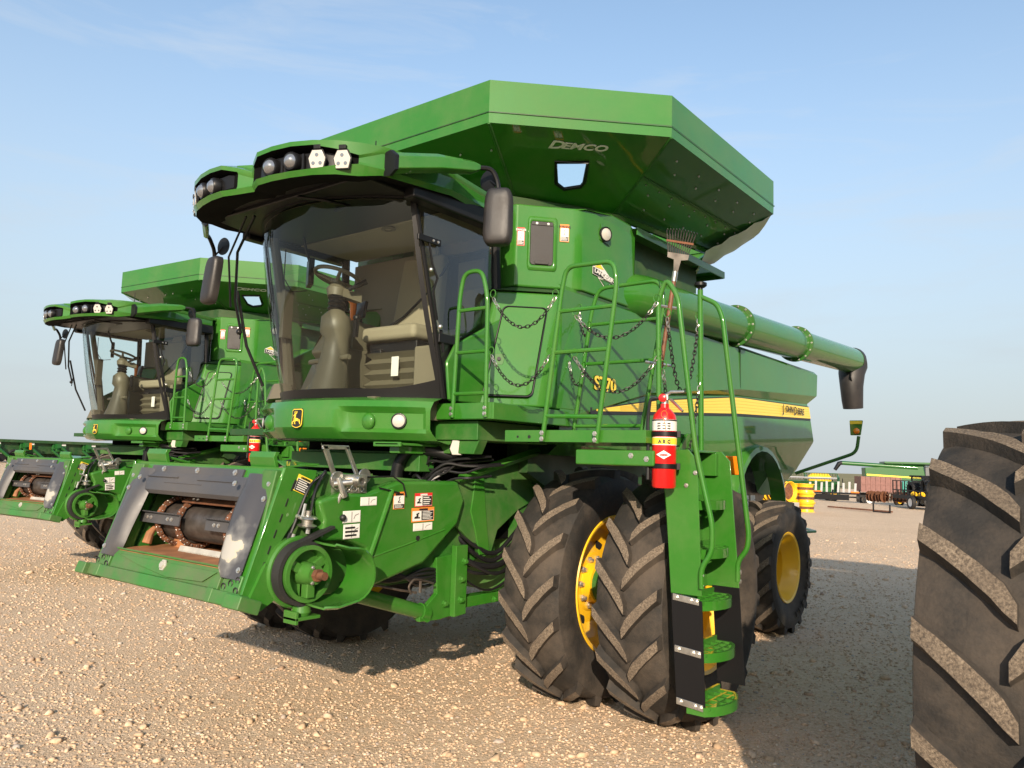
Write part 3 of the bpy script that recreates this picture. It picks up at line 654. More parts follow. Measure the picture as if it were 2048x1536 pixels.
    for s in (1, -1):
        b = MB(); Bm, Cm = V3((*Rm[1], zr)), V3((*Rm[2], zr)); Em, Fm = V3(Bs[1]), V3(Bs[2])
        for q_ in (Bm, Cm, Em, Fm): q_.y *= s
        pn = (Cm-Bm).cross(Em-Bm).normalized(); pn = pn if pn.z < 0 else -pn
        b.slab([Bm.lerp(Em, .46)+pn*.006, Cm.lerp(Fm, .46)+pn*.006, Cm.lerp(Fm, .485)+pn*.006, Bm.lerp(Em, .485)+pn*.006], pn*.012)
        for t0 in (.15, .28, .62, .8):
            for i in range(5 if t0 != .62 else 6): bb.bolt((Bm.lerp(Em, t0)).lerp(Cm.lerp(Fm, t0), .12+.19*i+(.05 if t0 in (.28, .8) else 0))+pn*.006, pn, .008, .014)
        for i in range(9): bb.bolt((Bm.lerp(Em, .53)).lerp(Cm.lerp(Fm, .53), .06+.11*i)+pn*.006, pn, .006, .01)
        for a_, c_ in ((0, 1), (1, 2)):
            P0, P1 = V3((*Rm[a_+0 if a_ == 1 else 0], zr)), V3(Bs[a_+0 if a_ == 1 else 0]); P0.y *= s; P1.y *= s; b.tube([P0+pn*.004, P1+pn*.004], .014, 6)
        An = V3((*Rm[0], zr)); Gn = V3(Bs[0])
        for t0, y0 in ((.25, .6), (.25, -.1), (.5, .4), (.7, .7), (.3, .9)): bb.bolt((lerp(An.x, Gn.x, t0)+.01, s*y0, lerp(An.z, Gn.z, t0)-.01), (.6, 0, -.8), .008, .014)
        b.build('hopper_seam', 'green_matte', T)
    bb.build('hopper_bolt', 'bolt', T)
    b = MB(); b.prism([(.35, .7), (-.4, 1.15), (-2.5, 1.2), (-2.95, .8), (-2.95, -.8), (-2.5, -1.2), (-.4, -1.15), (.35, -.7)], 2, 3.28, 4.15); b.build('tank_wall', 'green_dark', T)
    b = MB()   # sill under the hopper
    b.tube([(*p_[:2], p_[2]-.01) for p_ in Bs], .035, 6, closed=True); b.build('hopper_sill', 'green', T)
    # tarp gathered under the rear corner
    b = MB(); rg = []
    for i in range(9):
        t = i/8; p0 = V3((-2.36, 2.09, 4.46)).lerp(V3((-2.2, 1.45, 4.13)), t); p1 = V3((-3.1, 1.5, 4.42)).lerp(V3((-2.75, .95, 4.0)), t)
        rg.append([p0.lerp(p1, j/5)+Vector((0, 0, -.05*math.sin(math.pi*j/5)-.015*math.sin(i*2.3+j))) for j in range(6)])
    b.loft(rg, close=False); b.build('tarp', 'tarp', T, solid=.004)
    # ---------------- auger hood and unloading auger
    b = MB(); b.box(-2.88, -.84, .85, BY+.01, 4.035, 4.05); b.box(-2.88, -.84, BY+.0, BY+.014, 3.985, 4.06); b.box(-2.89, -2.876, .85, BY, 3.985, 4.06); b.build('auger_hood', 'green', T, bevel=.003)
    b = MB(); b.box(-2.6, -.85, .82, .9, 3.3, 4.03); b.build('hood_back', 'void_black', T)  # near-black sheet painted as the dark opening behind the auger
    b = MB(); ax0 = V3((-1.2, 1.34, 3.42)); ax1 = V3((-7.95, 1.42, 3.655)); q = (ax1-ax0).normalized()
    b.cyl(ax0, ax1, .205, 40); b.tube([(-.55, 1.10, 3.38), (-.85, 1.22, 3.42), (-1.05, 1.3, 3.425), (-1.35, 1.345, 3.43)], [.20, .222, .222, .215], 28)
    b.build('unloading_auger', 'green', T, ang=30)
    b = MB(); bb = MB()
    for t in (.295, .60):
        c0 = ax0.lerp(ax1, t); b.lathe([(-.015, .205), (-.015, .245), (-.003, .245), (-.003, .24), (.003, .24), (.003, .245), (.015, .245), (.015, .205)], c0, q, 40)
        for i in range(14):
            a = 2*math.pi*i/14; e1 = Vector((0, 1, 0)); e2 = q.cross(e1)
            bb.bolt(c0-q*-.015+(e1*math.cos(a)+e2*math.sin(a))*.225, q, .011, .012); bb.bolt(c0-q*.015+(e1*math.cos(a)+e2*math.sin(a))*.225, -q, .011, .012)
    fl = b.build('auger_flange', 'green_matte', T); bb.build('flange_bolt', 'bolt', T)
    b = MB(); b.lathe([(0, .207), (.012, .207)], ax0.lerp(ax1, .57), q, 40); b.build('auger_seam', 'green_dark', T)
    b = MB(); sp = [ax1-q*.05, ax1+q*.12+Vector((0, 0, -.03)), ax1+q*.12+Vector((.03, .0, -.32)), ax1+q*.03+Vector((0, 0, -.62)), ax1+q*.0+Vector((0, 0, -.88))]
    rg = []
    for c0, rr_, tl in ((sp[0], (.215, .215), 0), (ax1+q*.05, (.22, .22), 5), (ax1+q*.08+Vector((0, 0, -.06)), (.22, .24), 40), (ax1+Vector((.02, 0, -.22)), (.20, .21), 78), (ax1+Vector((.03, 0, -.42)), (.175, .21), 86), (ax1+Vector((-.01, 0, -.66)), (.16, .195), 92), (ax1+Vector((-.05, 0, -.78)), (.15, .18), 98)):
        a_ = rad(tl); e1 = Vector((0, 1, 0)); e2 = Vector((math.sin(a_), 0, math.cos(a_))); rg.append([c0+e1*rr_[0]*math.cos(2*math.pi*j/20)+e2*rr_[1]*math.sin(2*math.pi*j/20) for j in range(20)])
    b.loft(rg, caps=True); b.build('auger_spout', 'plastic', T, ang=50)
    b = MB(); b.tube([ax1+Vector((.25, .05, -.2)), ax1+Vector((.28, .05, -.3)), ax1+Vector((.2, .05, -.38)), ax1+Vector((.1, .05, -.3))], .012, 6); b.ball(ax1+Vector((.08, .08, -.27)), .05); b.build('spout_latch', 'black', T)
    # rear marker arm, rotating sign with amber lamp
    b = MB(); b.tube(smooth([(-5.5, 1.3, 1.8), (-5.62, 2.07, 2.10), (-5.62, 2.1, 2.32)], .1), .022, 8); ma = b.build('marker_arm', 'green_matte', T)
    b = MB(); b.slab([(-5.62, 2.0, 2.33), (-5.62, 2.13, 2.33), (-5.62, 2.16, 2.53), (-5.62, 1.99, 2.53)], (.03, 0, 0)); b.build('marker_sign', 'green', ma, bevel=.01)
    b = MB(); b.slab([(-5.588, 2.0, 2.48), (-5.588, 2.15, 2.48), (-5.588, 2.152, 2.522), (-5.588, 1.998, 2.522)], (.003, 0, 0)); b.build('marker_band', 'stripe_yellow', ma)
    b = MB(); b.ball((-5.57, 2.085, 2.385), .042, 14, 8, (.6, 1, 1)); b.build('marker_lamp', 'amber', ma)
    b = MB(); b.tube([(-5.2, 1.1, .98), (-6.2, 1.35, .98), (-6.6, 1.1, .98)], .02, 6); b.build('rear_bar', 'green', T)
    # ---------------- platform
    b = MB(); b.box(.2, 1.28, .70, 1.44, 2.125, 2.245); b.build('walkway', 'green', T, bevel=.006)
    b = MB(); b.box(1.281, 1.284, .74, 1.42, 2.13, 2.24)
    b.box(.35, 1.15, 1.445, 2.56, 1.975, 2.055); b.build('outer_platform', 'green', T, bevel=.006)
    b = MB(); b.box(.55, 1.12, 2.02, 2.60, 1.83, 1.93); b.build('ladder_beam', 'green', T, bevel=.012)
    b = MB()
    for y, z in ((2.44, 1.895), (2.55, 1.875)): b.bolt((1.12, y, z), (1, 0, 0))
    for y, z in ((1.06, 2.205), (1.06, 2.165), (1.375, 2.205), (1.375, 2.165)): b.bolt((1.30, y, z), (1, 0, 0), .013, .012)
    for y, z in ((1.79, 2.035), (1.79, 1.995), (2.21, 2.03), (2.21, 1.99)): b.bolt((1.185, y, z), (1, 0, 0), .013, .012)
    b.build('platform_bolt', 'bolt', T)
    b = MB(); b.cyl((1.152, 1.56, 2.01), (1.153, 1.56, 2.01), .008); b.cyl((1.152, 1.66, 2.01), (1.153, 1.66, 2.01), .012); b.build('platform_hole', 'decal_black', T)
    def rail(path, rungs=(), rr_=.0165, nm='handrail'):
        b = MB(); b.tube(smooth(path, .12), rr_, 10)
        for a_, c_ in rungs: b.tube([a_, c_], rr_*.88, 8)
        return b.build(nm, 'green', T)
    # three hoops
    rail([(1.29, 1.065, 2.14), (1.29, 1.095, 3.02), (1.29, 1.13, 3.20), (1.29, 1.30, 3.20), (1.29, 1.36, 3.0), (1.29, 1.378, 2.14)], [((1.29, 1.09, 2.92), (1.29, 1.36, 2.92)), ((1.29, 1.08, 2.61), (1.29, 1.37, 2.61)), ((1.29, 1.07, 2.31), (1.29, 1.375, 2.31))])
    rail([(1.17, 1.785, 1.98), (1.17, 1.915, 3.0), (1.17, 1.95, 3.165), (1.17, 2.32, 3.155), (1.17, 2.345, 3.0), (1.17, 2.215, 1.97)], [((1.17, 1.89, 2.86), (1.17, 2.325, 2.86)), ((1.17, 1.86, 2.58), (1.17, 2.29, 2.58)), ((1.17, 1.80, 2.15), (1.17, 2.235, 2.14))])
    rail([(.3, 1.45, 2.0), (.3, 1.61, 3.04), (.3, 1.67, 3.215), (.3, 2.2, 3.22), (.3, 2.245, 3.05), (.3, 2.05, 2.0)], [((.3, 1.585, 2.93), (.3, 2.235, 2.93)), ((.3, 1.53, 2.62), (.3, 2.18, 2.62)), ((.3, 1.47, 2.13), (.3, 2.075, 2.13))])
    # ---------------- ladder (side plates, steps, rails)
    b = MB(); b.slab([(.93, 2.55, 1.93), (.93, 2.74, 1.945), (.93, 2.80, 1.88), (.93, 2.835, 1.05), (.93, 2.63, 1.05), (.93, 2.59, 1.6)], (-.012, 0, 0)); b.slab([(.92, 2.55, 1.93), (.92, 2.565, 1.93), (.92, 2.645, 1.05), (.92, 2.63, 1.05)], (-.07, 0, 0))
    b.slab([(.45, 2.55, 1.93), (.45, 2.76, 1.945), (.45, 2.82, 1.88), (.45, 2.885, 1.05), (.45, 2.66, 1.05)], (.012, 0, 0)); b.slab([(.92, 2.55, 1.93), (.46, 2.55, 1.93), (.46, 2.66, 1.05), (.92, 2.66, 1.05)], (0, .01, 0))
    ld = b.build('ladder_frame', 'green', T, bevel=.004)
    b = MB(); b.slab([(.925, 2.63, 1.06), (.925, 2.835, 1.02), (.925, 2.86, .40), (.925, 2.672, .42)], (-.008, 0, 0)); b.slab([(.455, 2.70, 1.06), (.455, 2.885, 1.06), (.455, 2.925, .45), (.455, 2.74, .45)], (.008, 0, 0))
    b.build('ladder_skirt', 'black', T)
    b = MB()
    for z in (1.03, .72, .41): b.slab([(.929, 2.645-(z-1.03)*.05, z-.02), (.929, 2.82-(z-1.03)*.05, z-.035), (.929, 2.82-(z-1.03)*.05, z+.005), (.929, 2.645-(z-1.03)*.05, z+.02)], (.004, 0, 0))
    b.build('skirt_strap', 'zinc', T, bevel=.004)
    b = MB()
    for z in (1.03, .72, .41):
        for y in (2.67, 2.765, 2.80): b.bolt((.933, y-(z-1.03)*.05, z-(y-2.64)*.08), (1, 0, 0), .011, .012)
    for p_ in ((.931, 2.62, 1.72), (.931, 2.73, 1.72), (.931, 2.79, 1.80)): b.bolt(p_, (1, 0, 0), .011, .012)
    for p_ in ((.7, 2.56, 1.85), (.66, 2.57, 1.72), (.6, 2.58, 1.58)): b.bolt(p_, (0, 1, 0), .011, .012)
    for x, z in ((.942, 1.18), (.942, 1.12)): b.bolt((x, 2.84, z), (1, 0, 0), .013)
    for z in (1.16, 1.1): b.bolt((.44, 2.88, z), (.3, 1, 0), .013)
    b.build('ladder_bolt', 'bolt', T)
    for i, z in enumerate((.40, .71, 1.015, 1.325, 1.625)):
        b = MB(); yb = 2.66+(1.6-z)*.07; dd = .20; x0, x1 = .46, .92; out = [(x0, yb), (x0, yb+dd*.55)]
        out += [(lerp(x0, x1, t), yb+dd*(.55+.45*math.sin(math.pi*t)**.7)) for t in (.12, .25, .4, .5, .6, .75, .88)] + [(x1, yb+dd*.55), (x1, yb)]
        inner = [(lerp((x0+x1)/2, x, .9), lerp(yb+dd*.45, y, .86)) for x, y in out]
        n_ = len(out); vs = [(x, y, z) for x, y in out]+[(x, y, z) for x, y in inner]+[(x, y, z-.055) for x, y in out]+[(x, y, z-.02) for x, y in inner]
        fs = []
        for j in range(n_-1): fs += [(j, j+1, n_+j+1, n_+j), (j, j+1, 2*n_+j+1, 2*n_+j), (n_+j, n_+j+1, 3*n_+j+1, 3*n_+j)]
        b.add(vs, fs); b.box(x0, x1, yb-.004, yb+.012, z-.055, z+.03)
        for t in (.2, .4, .6, .8): b.box(lerp(x0, x1, t)-.006, lerp(x0, x1, t)+.006, yb, yb+dd*(.55+.4*math.sin(math.pi*t)**.7), z-.02, z-.001)
        for t in (.35, .65): b.box(x0+.02, x1-.02, yb+dd*t-.005, yb+dd*t+.005, z-.02, z-.002)
        b.build('ladder_step', 'green', T, solid=.004)
    rail([(.95, 2.55, 1.94), (.93, 2.52, 2.92), (.93, 2.575, 3.06), (.93, 2.66, 2.93), (.93, 2.79, 1.94), (.93, 2.905, 1.48), (.93, 2.90, 1.32), (.94, 2.835, 1.22), (.94, 2.84, 1.10)], rr_=.0175, nm='ladder_rail')
    rail([(.45, 2.61, 1.93), (.45, 2.595, 3.07)], rr_=.0195, nm='ladder_rail')
    rail([(.45, 2.605, 3.02), (.45, 2.72, 2.96), (.45, 2.76, 2.86), (.45, 2.83, 2.30), (.45, 2.945, 1.41), (.45, 2.935, 1.31), (.45, 2.87, 1.23), (.45, 2.87, 1.10)], rr_=.0175, nm='ladder_rail')
    b = MB(); b.lathe([(-.012, .0), (-.012, .03), (0, .045), (.02, .045), (.03, .02), (.03, 0)], (.45, 2.595, 3.10), (0, 0, 1), 14); b.cyl((.45, 2.595, 3.06), (.45, 2.595, 3.1), .017); b.build('rail_knob', 'black', T)
    b = MB(); b.slab([(.43, 2.57, 1.93), (.75, 2.57, 1.93), (.62, 2.58, 2.06), (.56, 2.58, 2.06)], (0, .012, 0)); b.box(.42, .85, 2.53, 2.72, 1.93, 1.945); b.box(.42, .5, 2.60, 2.74, 1.78, 1.93); b.build('ladder_hinge', 'green', T, bevel=.004)
    b = MB(); b.box(.2, .26, 2.70, 2.80, 1.79, 1.92); b.build('side_marker', 'amber', T, bevel=.008)
    # ---------------- chains
    def chain(a_, c_, sag, nm='safety_chain'):
        a_, c_ = V3(a_), V3(c_); L_ = (a_-c_).length; pts = []
        K = 200
        for i in range(K+1): t = i/K; pts.append(a_.lerp(c_, t)-Vector((0, 0, sag*4*t*(1-t))))
        seg = [0]
        for i in range(K): seg.append(seg[-1]+(pts[i+1]-pts[i]).length)
        n_ = max(6, int(seg[-1]/.030)); q = MB(); q2 = MB(); q3 = MB(); 
        for j in range(n_):
            s_ = (j+.5)/n_*seg[-1]; i = min(K-1, int(np.searchsorted(seg, s_))); p_ = pts[i]; t = (pts[min(i+1, K)]-pts[max(i-1, 0)]).normalized()
            sd_ = t.cross(Vector((.3, .5, .8))).normalized(); up_ = t.cross(sd_); e = sd_ if j % 2 else up_
            loop = [p_+t*.021*math.cos(a)*(1 if abs(math.cos(a)) > .5 else 1)+e*.0115*math.sin(a) for a in [2*math.pi*k/10 for k in range(10)]]
            (q2 if j < 3 else q3 if j > n_-4 else q).tube(loop, .0036, 5, closed=True)
        o = q.build(nm, 'chain', T); q2.build('chain_hook', 'zinc', o); q3.build('chain_hook', 'zinc', o)
        for p_ in (a_, c_):
            q = MB(); q.tube([p_+Vector((0, .024*math.cos(t), .028+.028*math.sin(t))) for t in [2*math.pi*k/14 for k in range(14)]], .0035, 5, closed=True); q.build('chain_ring', 'green', o)
    chain((1.28, 1.40, 2.99), (1.18, 1.87, 2.96), .21); chain((1.28, 1.40, 2.58), (1.18, 1.83, 2.56), .21)
    chain((1.17, 2.03, 2.82), (.95, 2.52, 2.90), .19); chain((1.17, 2.03, 2.54), (.95, 2.53, 2.54), .23)
    chain((.93, 2.585, 2.80), (.45, 2.585, 2.86), .50)
    chain((.93, 2.56, 2.46), (.46, 2.60, 2.42), .56)
    chain((.10, 1.36, 3.10), (.32, 1.60, 2.90), .12); chain((.25, 1.37, 2.66), (.32, 1.56, 2.58), .16)
    return T
def make_cab(T):
    # floor and base
    b = MB(); b.box(.55, 1.35, -.9, .9, 2.12, 2.28); b.box(1.3, 1.62, -.6, .6, 2.12, 2.28); b.build('cab_floor', 'cab_trim', T)
    b = MB(); b.box(.6, 1.3, -.85, .8, 1.98, 2.12); b.box(.5, 1.0, -2.2, -.85, 2.02, 2.08); b.build('cab_mount', 'green_dark', T)
    def xb(y): return 1.73-.50*(abs(y)/.93)**2.4
    def xt(y): return 2.02-.40*(abs(y)/.93)**2.2
    def gl(y, t, out=0): return Vector((lerp(xb(y), xt(y), t)+.035*math.sin(math.pi*t)+out, y*(1-.02*t), lerp(2.27, 3.78, t)))
    b = MB(); ys_ = [-.93+1.86*i/28 for i in range(29)]
    b.loft([[gl(y, j/12) for y in ys_] for j in range(13)], close=False); b.build('windscreen', 'glass', T, ang=60)
    b = MB()
    b.loft([[gl(y, .0, .006) for y in ys_], [gl(y, .045+.06*max(0, (y-.55)/.38)**2, .006) for y in ys_]], close=False)
    b.loft([[gl(y, .95+.0*y, .006) for y in ys_], [gl(y, 1.0, .006) for y in ys_]], close=False)
    for s in (1, -1): b.loft([[gl(s*q, j/10, .006) for q in (.905, .92, .93)] for j in range(11)], close=False)
    b.build('windscreen_seal', 'black', T, solid=.004)
    # pillars
    for s in (1, -1):
        b = MB(); b.tube([(xb(.93)+.0, s*.925, 2.24), (1.37, s*.93, 2.8), (1.52, s*.925, 3.35), (1.62, s*.905, 3.76)], [.026, .018, .016, .02], 8)
        b.tube([(.92, s*.935, 2.25), (.76, s*.935, 2.7), (.66, s*.935, 3.1), (.70, s*.92, 3.78)], [.03, .03, .035, .04], 8)
        b.tube([(1.26, s*.925, 2.26), (.92, s*.925, 2.26)], .028, 6); b.tube([(1.6, s*.905, 3.72), (.7, s*.905, 3.74)], .035, 6)
        b.build('cab_pillar', 'black', T)
        Gp = [(1.25, 2.28), (1.39, 2.8), (1.53, 3.35), (1.61, 3.74)]; Gq = [(.92, 2.28), (.76, 2.75), (.67, 3.2), (.71, 3.74)]
        b = MB(); b.loft([[(lerp(a_[0], c_[0], j/6), s*(.925+.035*math.sin(math.pi*j/6)*math.sin(math.pi*(i+.5)/4)), lerp(a_[1], c_[1], j/6)) for j in range(7)] for i, (a_, c_) in enumerate(zip(Gp, Gq))], close=False)
        b.build('door_glass', 'glass_door' if s > 0 else 'glass', T, ang=60)
        b = MB(); b.slab([(1.29, s*.965, 2.55), (1.21, s*.97, 2.55+.14), (.70, s*1.0, 2.97), (.66, s*1.0, 2.93), (.92, s*.985, 2.27), (1.25, s*.965, 2.265)], (0, s*.03, 0)); b.build('cab_corner_panel', 'green', T, bevel=.012)
    b = MB(); b.tube([(1.50, .96, 3.42), (1.47, .975, 3.25), (1.42, .985, 3.15), (1.45, .975, 3.05), (1.38, .96, 2.85)], .009, 6); b.tube([(1.34, .965, 2.78), (1.31, .97, 2.62)], .012, 6); b.build('door_handle_bar', 'black', T)
    b = MB(); b.obox((1.50, .965, 3.42), (1, 0, 0), (0, 0, 1), (0, 1, 0), .24, .05, .02); b.obox((1.25, .97, 2.72), (1, 0, 0), (0, 0, 1), (0, 1, 0), .24, .07, .02); b.build('door_hinge', 'black', T, bevel=.008)
    b = MB(); b.bolt((1.47, .977, 3.42), (0, 1, 0), .008); b.bolt((1.42, .977, 3.42), (0, 1, 0), .008); b.ball((1.37, .985, 2.80), .018); b.ball((1.49, .985, 3.20), .016); b.build('hinge_bolt', 'bolt', T)
    # rear wall with window, lining
    b = MB(); b.box(.56, .6, -.9, -.05, 2.2, 3.66); b.box(.56, .6, -.05, .9, 2.2, 2.95); b.box(.56, .6, -.05, .9, 3.6, 3.76); b.box(.56, .62, -.09, -.03, 2.9, 3.7); b.build('cab_rear_wall', 'cab_tan', T, bevel=.01)
    b = MB(); b.box(.575, .585, -.03, .88, 2.95, 3.6); b.build('rear_window', 'glass_door', T)
    b = MB(); rg = []
    for j in range(7):
        t = j/6; k = 1-.35*t**2; rg.append([(lerp(.62, 1.95-.28*abs(y)**2.2, 1) if False else lerp(1.2, xt(y)-.05, k), y*k, 3.70+.05*t) for y in ys_])
    b.loft(rg, close=False); b.box(.6, 1.25, -.88, .88, 3.70, 3.74)
    b.build('headliner', 'head', T, ang=50)
    b = MB(); b.tube([(1.28, -.86, 2.3), (1.36, -.87, 2.9), (1.55, -.86, 3.7)], [.055, .045, .04], 8); b.tube([(1.42, -.78, 2.28), (1.40, -.8, 2.42)], [.14, .1], 8); b.obox((1.42, -.80, 3.05), (0, 0, 1), (1, 0, 0), (0, 1, 0), .42, .09, .05); b.build('inner_pillar', 'cab_trim', T)
    # steering column
    b = MB(); b.tube([(1.50, -.10, 2.28), (1.47, -.10, 2.42), (1.44, -.105, 2.6), (1.42, -.11, 2.78), (1.43, -.12, 2.84), (1.43, -.12, 2.95), (1.42, -.13, 2.97)], [.175, .145, .115, .10, .125, .12, .085], 18)
    sc_ = b.build('steering_column', 'cab_trim', T, ang=60)
    b = MB(); b.tube([(1.46, -.38, 2.60), (1.46, .10, 2.62)], .022, 8); b.build('column_foot_bar', 'cab_trim', sc_)
    b = MB(); b.tube([(1.34, .02, 2.80), (1.36, .05, 2.93)], [.022, .028], 8); b.ball((1.36, .05, 2.95), .03); b.build('column_lever', 'black', sc_)
    b = MB(); b.lathe([(i*.022, .075 if i % 2 else .058) for i in range(9)], (1.42, -.135, 2.965), (-.05, -.05, 1), 16); b.build('column_bellows', 'black', sc_)
    b = MB(); b.tube([(1.42, -.15, 3.13), (1.41, -.155, 3.19), (1.40, -.16, 3.25)], [.07, .085, .045], 12); b.obox((1.33, -.08, 3.15), (1, -.3, .2), (0, 0, 1), (0, 1, 0), .16, .07, .07); b.build('column_head', 'cab_trim', sc_)
    b = MB(); b.tube([(1.40, -.02, 3.18), (1.30, .08, 3.26)], [.016, .024], 8); b.build('column_stalk', 'black', sc_)
    wc = V3((1.40, -.16, 3.30)); wn = Vector((-.28, .05, 1)).normalized(); e1 = Vector((0, 1, -.05)).normalized(); e2 = wn.cross(e1).normalized(); e1 = e2.cross(wn)
    b = MB(); b.tube([wc+(e1*math.cos(a)+e2*math.sin(a))*.19 for a in [2*math.pi*k/32 for k in range(32)]], .017, 8, closed=True); b.lathe([(-.03, .0), (-.03, .045), (.0, .05), (.01, .0)], wc-wn*.03, wn, 14)
    for a in (rad(90), rad(215), rad(325)): b.tube([wc-wn*.04, wc+(e1*math.cos(a)+e2*math.sin(a))*.19], [.02, .013], 6)
    b.build('steering_wheel', 'cab_trim', sc_)
    # seat on its bellows, instructor seat
    b = MB(); b.box(.66, 1.10, -.20, .44, 2.80, 2.93); b.build('seat_cushion', 'seat', T, bevel=.045)
    b = MB(); b.slab([(.70, -.16, 2.9), (.70, .40, 2.9), (.61, .36, 3.58), (.61, -.12, 3.58)], (.1, 0, .02)); b.slab([(.62, -.03, 3.58), (.62, .27, 3.58), (.61, .24, 3.70), (.61, .0, 3.70)], (.07, 0, 0)); b.build('seat_backrest', 'seat', T, bevel=.045)
    b = MB(); b.box(.62, 1.02, -.16, .40, 2.70, 2.80); b.box(1.03, 1.06, -.1, .02, 2.69, 2.74); b.build('seat_base', 'black', T, bevel=.01)
    b = MB(); b.loft([[(.62-k, -.12-k, z), (1.02+k, -.12-k, z), (1.02+k, .38+k, z), (.62-k, .38+k, z)] for k, z in [((.05 if i % 2 else .0), 2.30+.045*i) for i in range(10)]], caps=True); b.build('seat_bellows', 'cab_trim', T, ang=20)
    b = MB(); b.box(1.085, 1.09, .19, .27, 2.50, 2.66); b.build('seat_tag', 'white', T)
    b = MB(); b.box(.68, 1.02, .52, .86, 2.76, 2.85); b.slab([(.68, .54, 2.84), (.68, .84, 2.84), (.62, .82, 3.25), (.62, .56, 3.25)], (.07, 0, .01)); b.build('instructor_seat', 'seat', T, bevel=.03)
    b = MB(); b.box(.70, 1.15, .5, .88, 2.28, 2.72); b.build('door_side_box', 'cab_tan', T, bevel=.02)
    b = MB(); b.box(.62, 1.12, -.62, -.28, 2.72, 2.98); b.box(.65, 1.2, -.5, -.25, 2.3, 2.75); b.slab([(1.12, -.62, 2.98), (1.12, -.28, 2.98), (1.3, -.3, 2.72), (1.3, -.6, 2.72)], (-.1, 0, -.1)); b.build('armrest_console', 'cab_trim', T, bevel=.02)
    b = MB(); b.tube([(1.06, -.36, 2.98), (1.06, -.35, 3.10), (1.07, -.34, 3.17), (1.12, -.36, 3.21)], [.016, .028, .034, .022], 8); b.build('control_lever', 'orange', T)
    b = MB(); b.slab([(1.35, -.83, 2.28), (1.5, -.5, 2.28), (1.46, -.3, 2.48), (1.2, -.7, 2.66), (1.0, -.85, 2.6), (1.0, -.85, 2.28)], (-.05, .05, 0)); b.build('side_console', 'cab_tan', T, bevel=.02)
    b = MB(); b.obox((1.30, -.66, 3.42), (.5, .85, 0), (0, 0, 1), (.85, -.5, 0), .17, .24, .05); mo = b.build('cab_monitor', 'black', T, bevel=.012)
    b = MB(); b.tube([(1.42, -.62, 3.70), (1.36, -.64, 3.58), (1.32, -.64, 3.5)], .014, 6); b.tube([(1.5, -.75, 3.6), (1.48, -.78, 3.35), (1.42, -.74, 3.24), (1.32, -.66, 3.26)], .005, 5); b.build('monitor_bracket', 'black', mo)
    b = MB(); b.obox((1.02, -.30, 3.10), (.3, 1, 0), (-.2, 0, 1), (1, -.3, .2), .20, .15, .03); b.tube([(.98, -.33, 2.98), (1.0, -.31, 3.06)], .012, 6); b.build('armrest_screen', 'black', T, bevel=.006)
    b = MB(); b.lathe([(0, .055), (.012, .06), (.02, .03)], (1.25, .25, 3.69), (0, .1, -1), 18); b.build('roof_speaker', 'cab_trim', T)
    b = MB(); b.tube([(.63, -.02, 2.3), (.63, -.02, 3.65)], .014, 6); b.build('wall_trim', 'black', T)
    b = MB(); b.slab([(.64, .5, 3.1), (.64, .8, 3.1), (.64, .8, 3.5), (.64, .5, 3.5)], (.03, 0, 0)); b.build('wall_panel', 'cab_trim', T, bevel=.02)
    b = MB(); b.tube([(.70, .42, 3.5), (.74, .30, 3.3), (.80, .0, 3.05), (.85, -.18, 2.95)], .012, 5); b.build('seat_belt', 'black', T)
    # fascia (nose panel under the windscreen)
    def fx(y): return 1.84-.36*abs(y)**2.1-.25*max(0, abs(y)-.85)**1.2
    def win(y): a = abs(y); return max(0, min(1, (a-.36)/.1))*max(0, min(1, (.985-a)/.05))
    b = MB(); rg = []
    for i in range(65):
        y = -1.0+2.0*i/64; w_ = win(y); x = fx(y); tp = 1-.25*max(0, abs(y)-.8)/.2
        rg.append([(x-.42, y, 2.285), (x-.12, y, 2.275), (x-.035, y, 2.245-.0*w_), (x-.008, y, 2.20), (x-.055*w_, y, 2.175-.02*w_), (x-.055*w_-.005, y, 2.045), (x-.03-.0*w_, y, 2.015), (x-.09, y, 1.965), (x-.2, y, 1.945), (x-.45, y, 1.96)])
    b.loft(rg, close=False); b.build('nose_panel', 'green', T, ang=26)
    for s in (1, -1):
        y0 = s*.80; n_ = Vector((1, .62*s, .02)).normalized(); c0 = V3((fx(.80)-.052, y0, 2.10))
        b = MB(); b.lathe([(0, .058), (.018, .056), (.02, .046)], c0, n_, 24); hl = b.build('headlamp', 'black', T)
        b = MB(); b.lathe([(.016, .047), (.026, .03), (.03, 0)], c0, n_, 24); b.build('headlamp_lens', 'lens', hl)
        b = MB(); c1 = V3((fx(.59)-.055, s*.59, 2.095)); b.ball(c1, .062, 16, 8, (.55, 1, 1)); b.build('lamp_blank', 'green', T)
    # leaping deer badge
    q = MB(); o_ = V3((fx(0)+.0, .0, 2.11)); e_u = Vector((0, 1, 0)); e_v = Vector((-.04, 0, 1)).normalized(); nn = Vector((1, 0, .04)).normalized()
    def bs(pts, k, z): q.mi(k).slab([o_+e_u*x+e_v*y+nn*z for x, y in pts], nn*.003)
    def shield(sx, sy): return [(-.5*sx, .42*sy), (-.38*sx, .5*sy), (.38*sx, .5*sy), (.5*sx, .42*sy), (.5*sx, -.30*sy), (.42*sx, -.42*sy), (.1*sx, -.5*sy), (-.1*sx, -.5*sy), (-.42*sx, -.42*sy), (-.5*sx, -.30*sy)]
    bs(shield(.128, .15), 0, .0); bs(shield(.120, .142), 1, .003); bs(shield(.108, .130), 2, .006)
